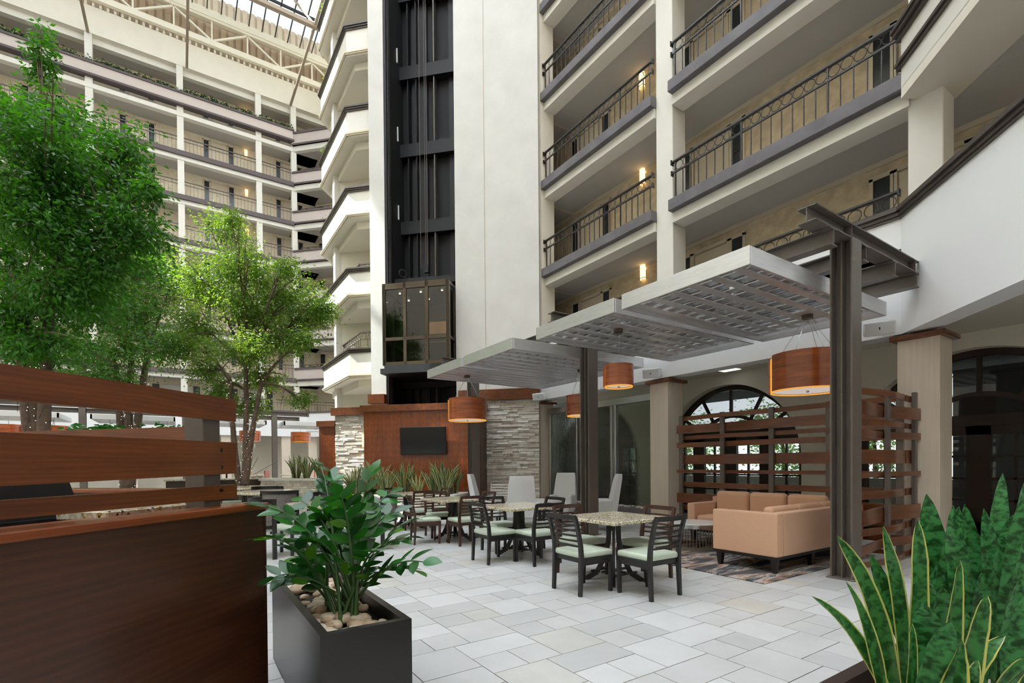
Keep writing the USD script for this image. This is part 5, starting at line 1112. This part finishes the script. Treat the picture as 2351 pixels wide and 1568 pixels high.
for i, (x, y, s_) in enumerate(((19.0, 7.0, 2.2), (20.0, 10.5, 2.4), (19.2, 14.5, 2.2), (21.6, 18.5, 2.6), (19.2, 3.6, 1.7), (20.5, 23.5, 2.6))):
    t = thing('outdoor_tree', 'bright green tree outside the arched windows, ' + ['third', 'fourth', 'fifth', 'sixth', 'first', 'last'][i] + ' from right', 'tree', (x, y, 0))
    obj('foliage', leaves([(0, 0, 2.2, s_*.7, 1.3), (.3, .8, 3, s_*.6, 1.2), (0, -.7, 1.5, s_*.5, .8)], 2600, .16, np.random.default_rng(80+i), .3), 'leaf_out', t, kind='stuff'); obj('trunk', MB().tube([(0, 0, 0), (.05, 0, 1), (0, .05, 2.4)], [.1, .08, .05], 7), 'bark', t)

# ---------------------------------------------------------------- wooden partition in the left foreground
wp1 = thing('wooden_partition', 'tall dark wood half-wall with three red-brown slats on a steel post, left foreground', 'partition', (.425, 3.32, 0), 45)
obj('wall_panel', MB().cbox(-2.6, 0, .01, .30, 0, 1.19, .004), 'panel_dark', wp1)
obj('end_trim', MB().box(-.012, .004, .006, .304, 0, 1.19), 'panel_dark', wp1)
obj('cap', MB().cbox(-2.6, .012, -.012, .16, 1.188, 1.226, .006), 'cap_wood', wp1); obj('inner_ledge', MB().cbox(-2.6, .012, .16, .32, 1.188, 1.214, .006), 'cap_wood', wp1)
obj('steel_post', MB().cbox(-.36, -.24, .10, .22, 1.2, 1.80, .004), 'steel_paint', wp1)
obj('steel_post', MB().cbox(-2.2, -2.08, .10, .22, 1.2, 1.80, .004), 'steel_paint', wp1)
def slat(z0, z1, z0l, z1l, bow, par, x0=-2.6, x1=-.155, y=.07):
    n = 24; v, f = [], []
    for x in np.linspace(x0, x1, n):
        q = (x-x1)/(x0-x1); yy = y - bow*math.sin(PI*min(q*1.0, 1)); za, zb_ = z0+(z0l-z0)*q, z1+(z1l-z1)*q
        v += [(x, yy, za), (x, yy+.026, za), (x, yy+.026, zb_), (x, yy, zb_)]
    for j in range(n-1):
        for q in range(4): a_, b_ = j*4+q, j*4+(q+1) % 4; f += [[a_, b_+4, b_], [a_, a_+4, b_+4]]
    f += [[0, 1, 2], [0, 2, 3], [4*n-4, 4*n-2, 4*n-3], [4*n-4, 4*n-1, 4*n-2]]
    s_ = obj('slat', (np.array(v), np.array(f)), 'slat_wood', par, smooth=30)
    return s_
def bolt(par, x, y, z): obj('screw', MB().lathe([(0, 0), (.011, 0), (.011, .004), (.006, .007), (0, .005)], n=12, M=np.array([[1, 0, 0, x], [0, 0, -1, y], [0, 1, 0, z], [0, 0, 0, 1.]])), 'screw', par, smooth=30)
a_ = slat(1.70, 1.826, 1.67, 1.79, .05, wp1); bolt(a_, -.27, .069, 1.775)
a_ = slat(1.404, 1.582, 1.36, 1.56, .03, wp1); bolt(a_, -.27, .069, 1.535); bolt(a_, -.27, .069, 1.44)
a_ = slat(1.262, 1.341, 1.262, 1.32, -.02, wp1); bolt(a_, -.27, .069, 1.315)
wp2 = thing('wooden_partition', 'second lower wooden partition with slats, seen through the gaps of the foreground one', 'partition', (.18, 5.29, 0), -45)
obj('wall_panel', MB().cbox(-4, 0, -.01, .2, 0, 1.2, .004), 'panel_dark', wp2); obj('cap', MB().cbox(-4, .02, -.04, .24, 1.2, 1.235, .006), 'cap_wood', wp2)
for x in (-.12, -2.2): obj('steel_post', MB().cbox(x-.05, x+.05, .06, .16, 1.2, 1.8, .004), 'steel_paint', wp2)
for z0, z1 in ((1.69, 1.81), (1.36, 1.5)): s_ = slat(z0, z1, z0-.01, z1-.01, .0, wp2, -4, -.02, .02); bolt(s_, -.14, .019, (z0+z1)/2+.02); bolt(s_, -2.2, .019, (z0+z1)/2)
gs = obj('granite_slab', MB().cbox(-.34, .34, -.15, .15, -.022, .022, .006), 'granite', None); UsdGeom.Xformable(gs).AddTranslateOp().Set(Gf.Vec3d(.425-.707*.45-.707*.36, 3.32-.707*.45+.707*.36, 1.222)); UsdGeom.Xformable(gs).AddRotateZOp().Set(45.0)
tag(gs, 'speckled granite counter slab just behind the foreground partition', 'counter top')
gc = thing('host_counter', 'dark counter cabinet behind the foreground partition', 'counter', (.425-.707*1.0-.707*.55, 3.32-.707*1.0+.707*.55, 0), 45); obj('cabinet', MB().box(-1.2, .75, -.2, .5, 0, 1.184), 'box_black', gc)
bx = thing('equipment_box', 'black slope-sided equipment hood on the counter behind the foreground partition', 'equipment', (.425-.707*.9-.707*.78, 3.32-.707*.9+.707*.78, 1.184), 45)
obj('hood', MB().prism([(-.62, -.2), (.30, -.2), (.30, .2), (-.62, .2)], 0, .02).add([[-.62, -.18, .02], [.30, -.18, .02], [-.62, .18, .02], [.30, .18, .02], [-.62, -.15, .205], [.26, -.15, .205], [-.62, .15, .205], [.26, .15, .205]], BOXF), 'box_black', bx)
obj('metal_edge', MB().box(-.6, -.1, -.152, -.14, .205, .211), 'steel_bright', bx)
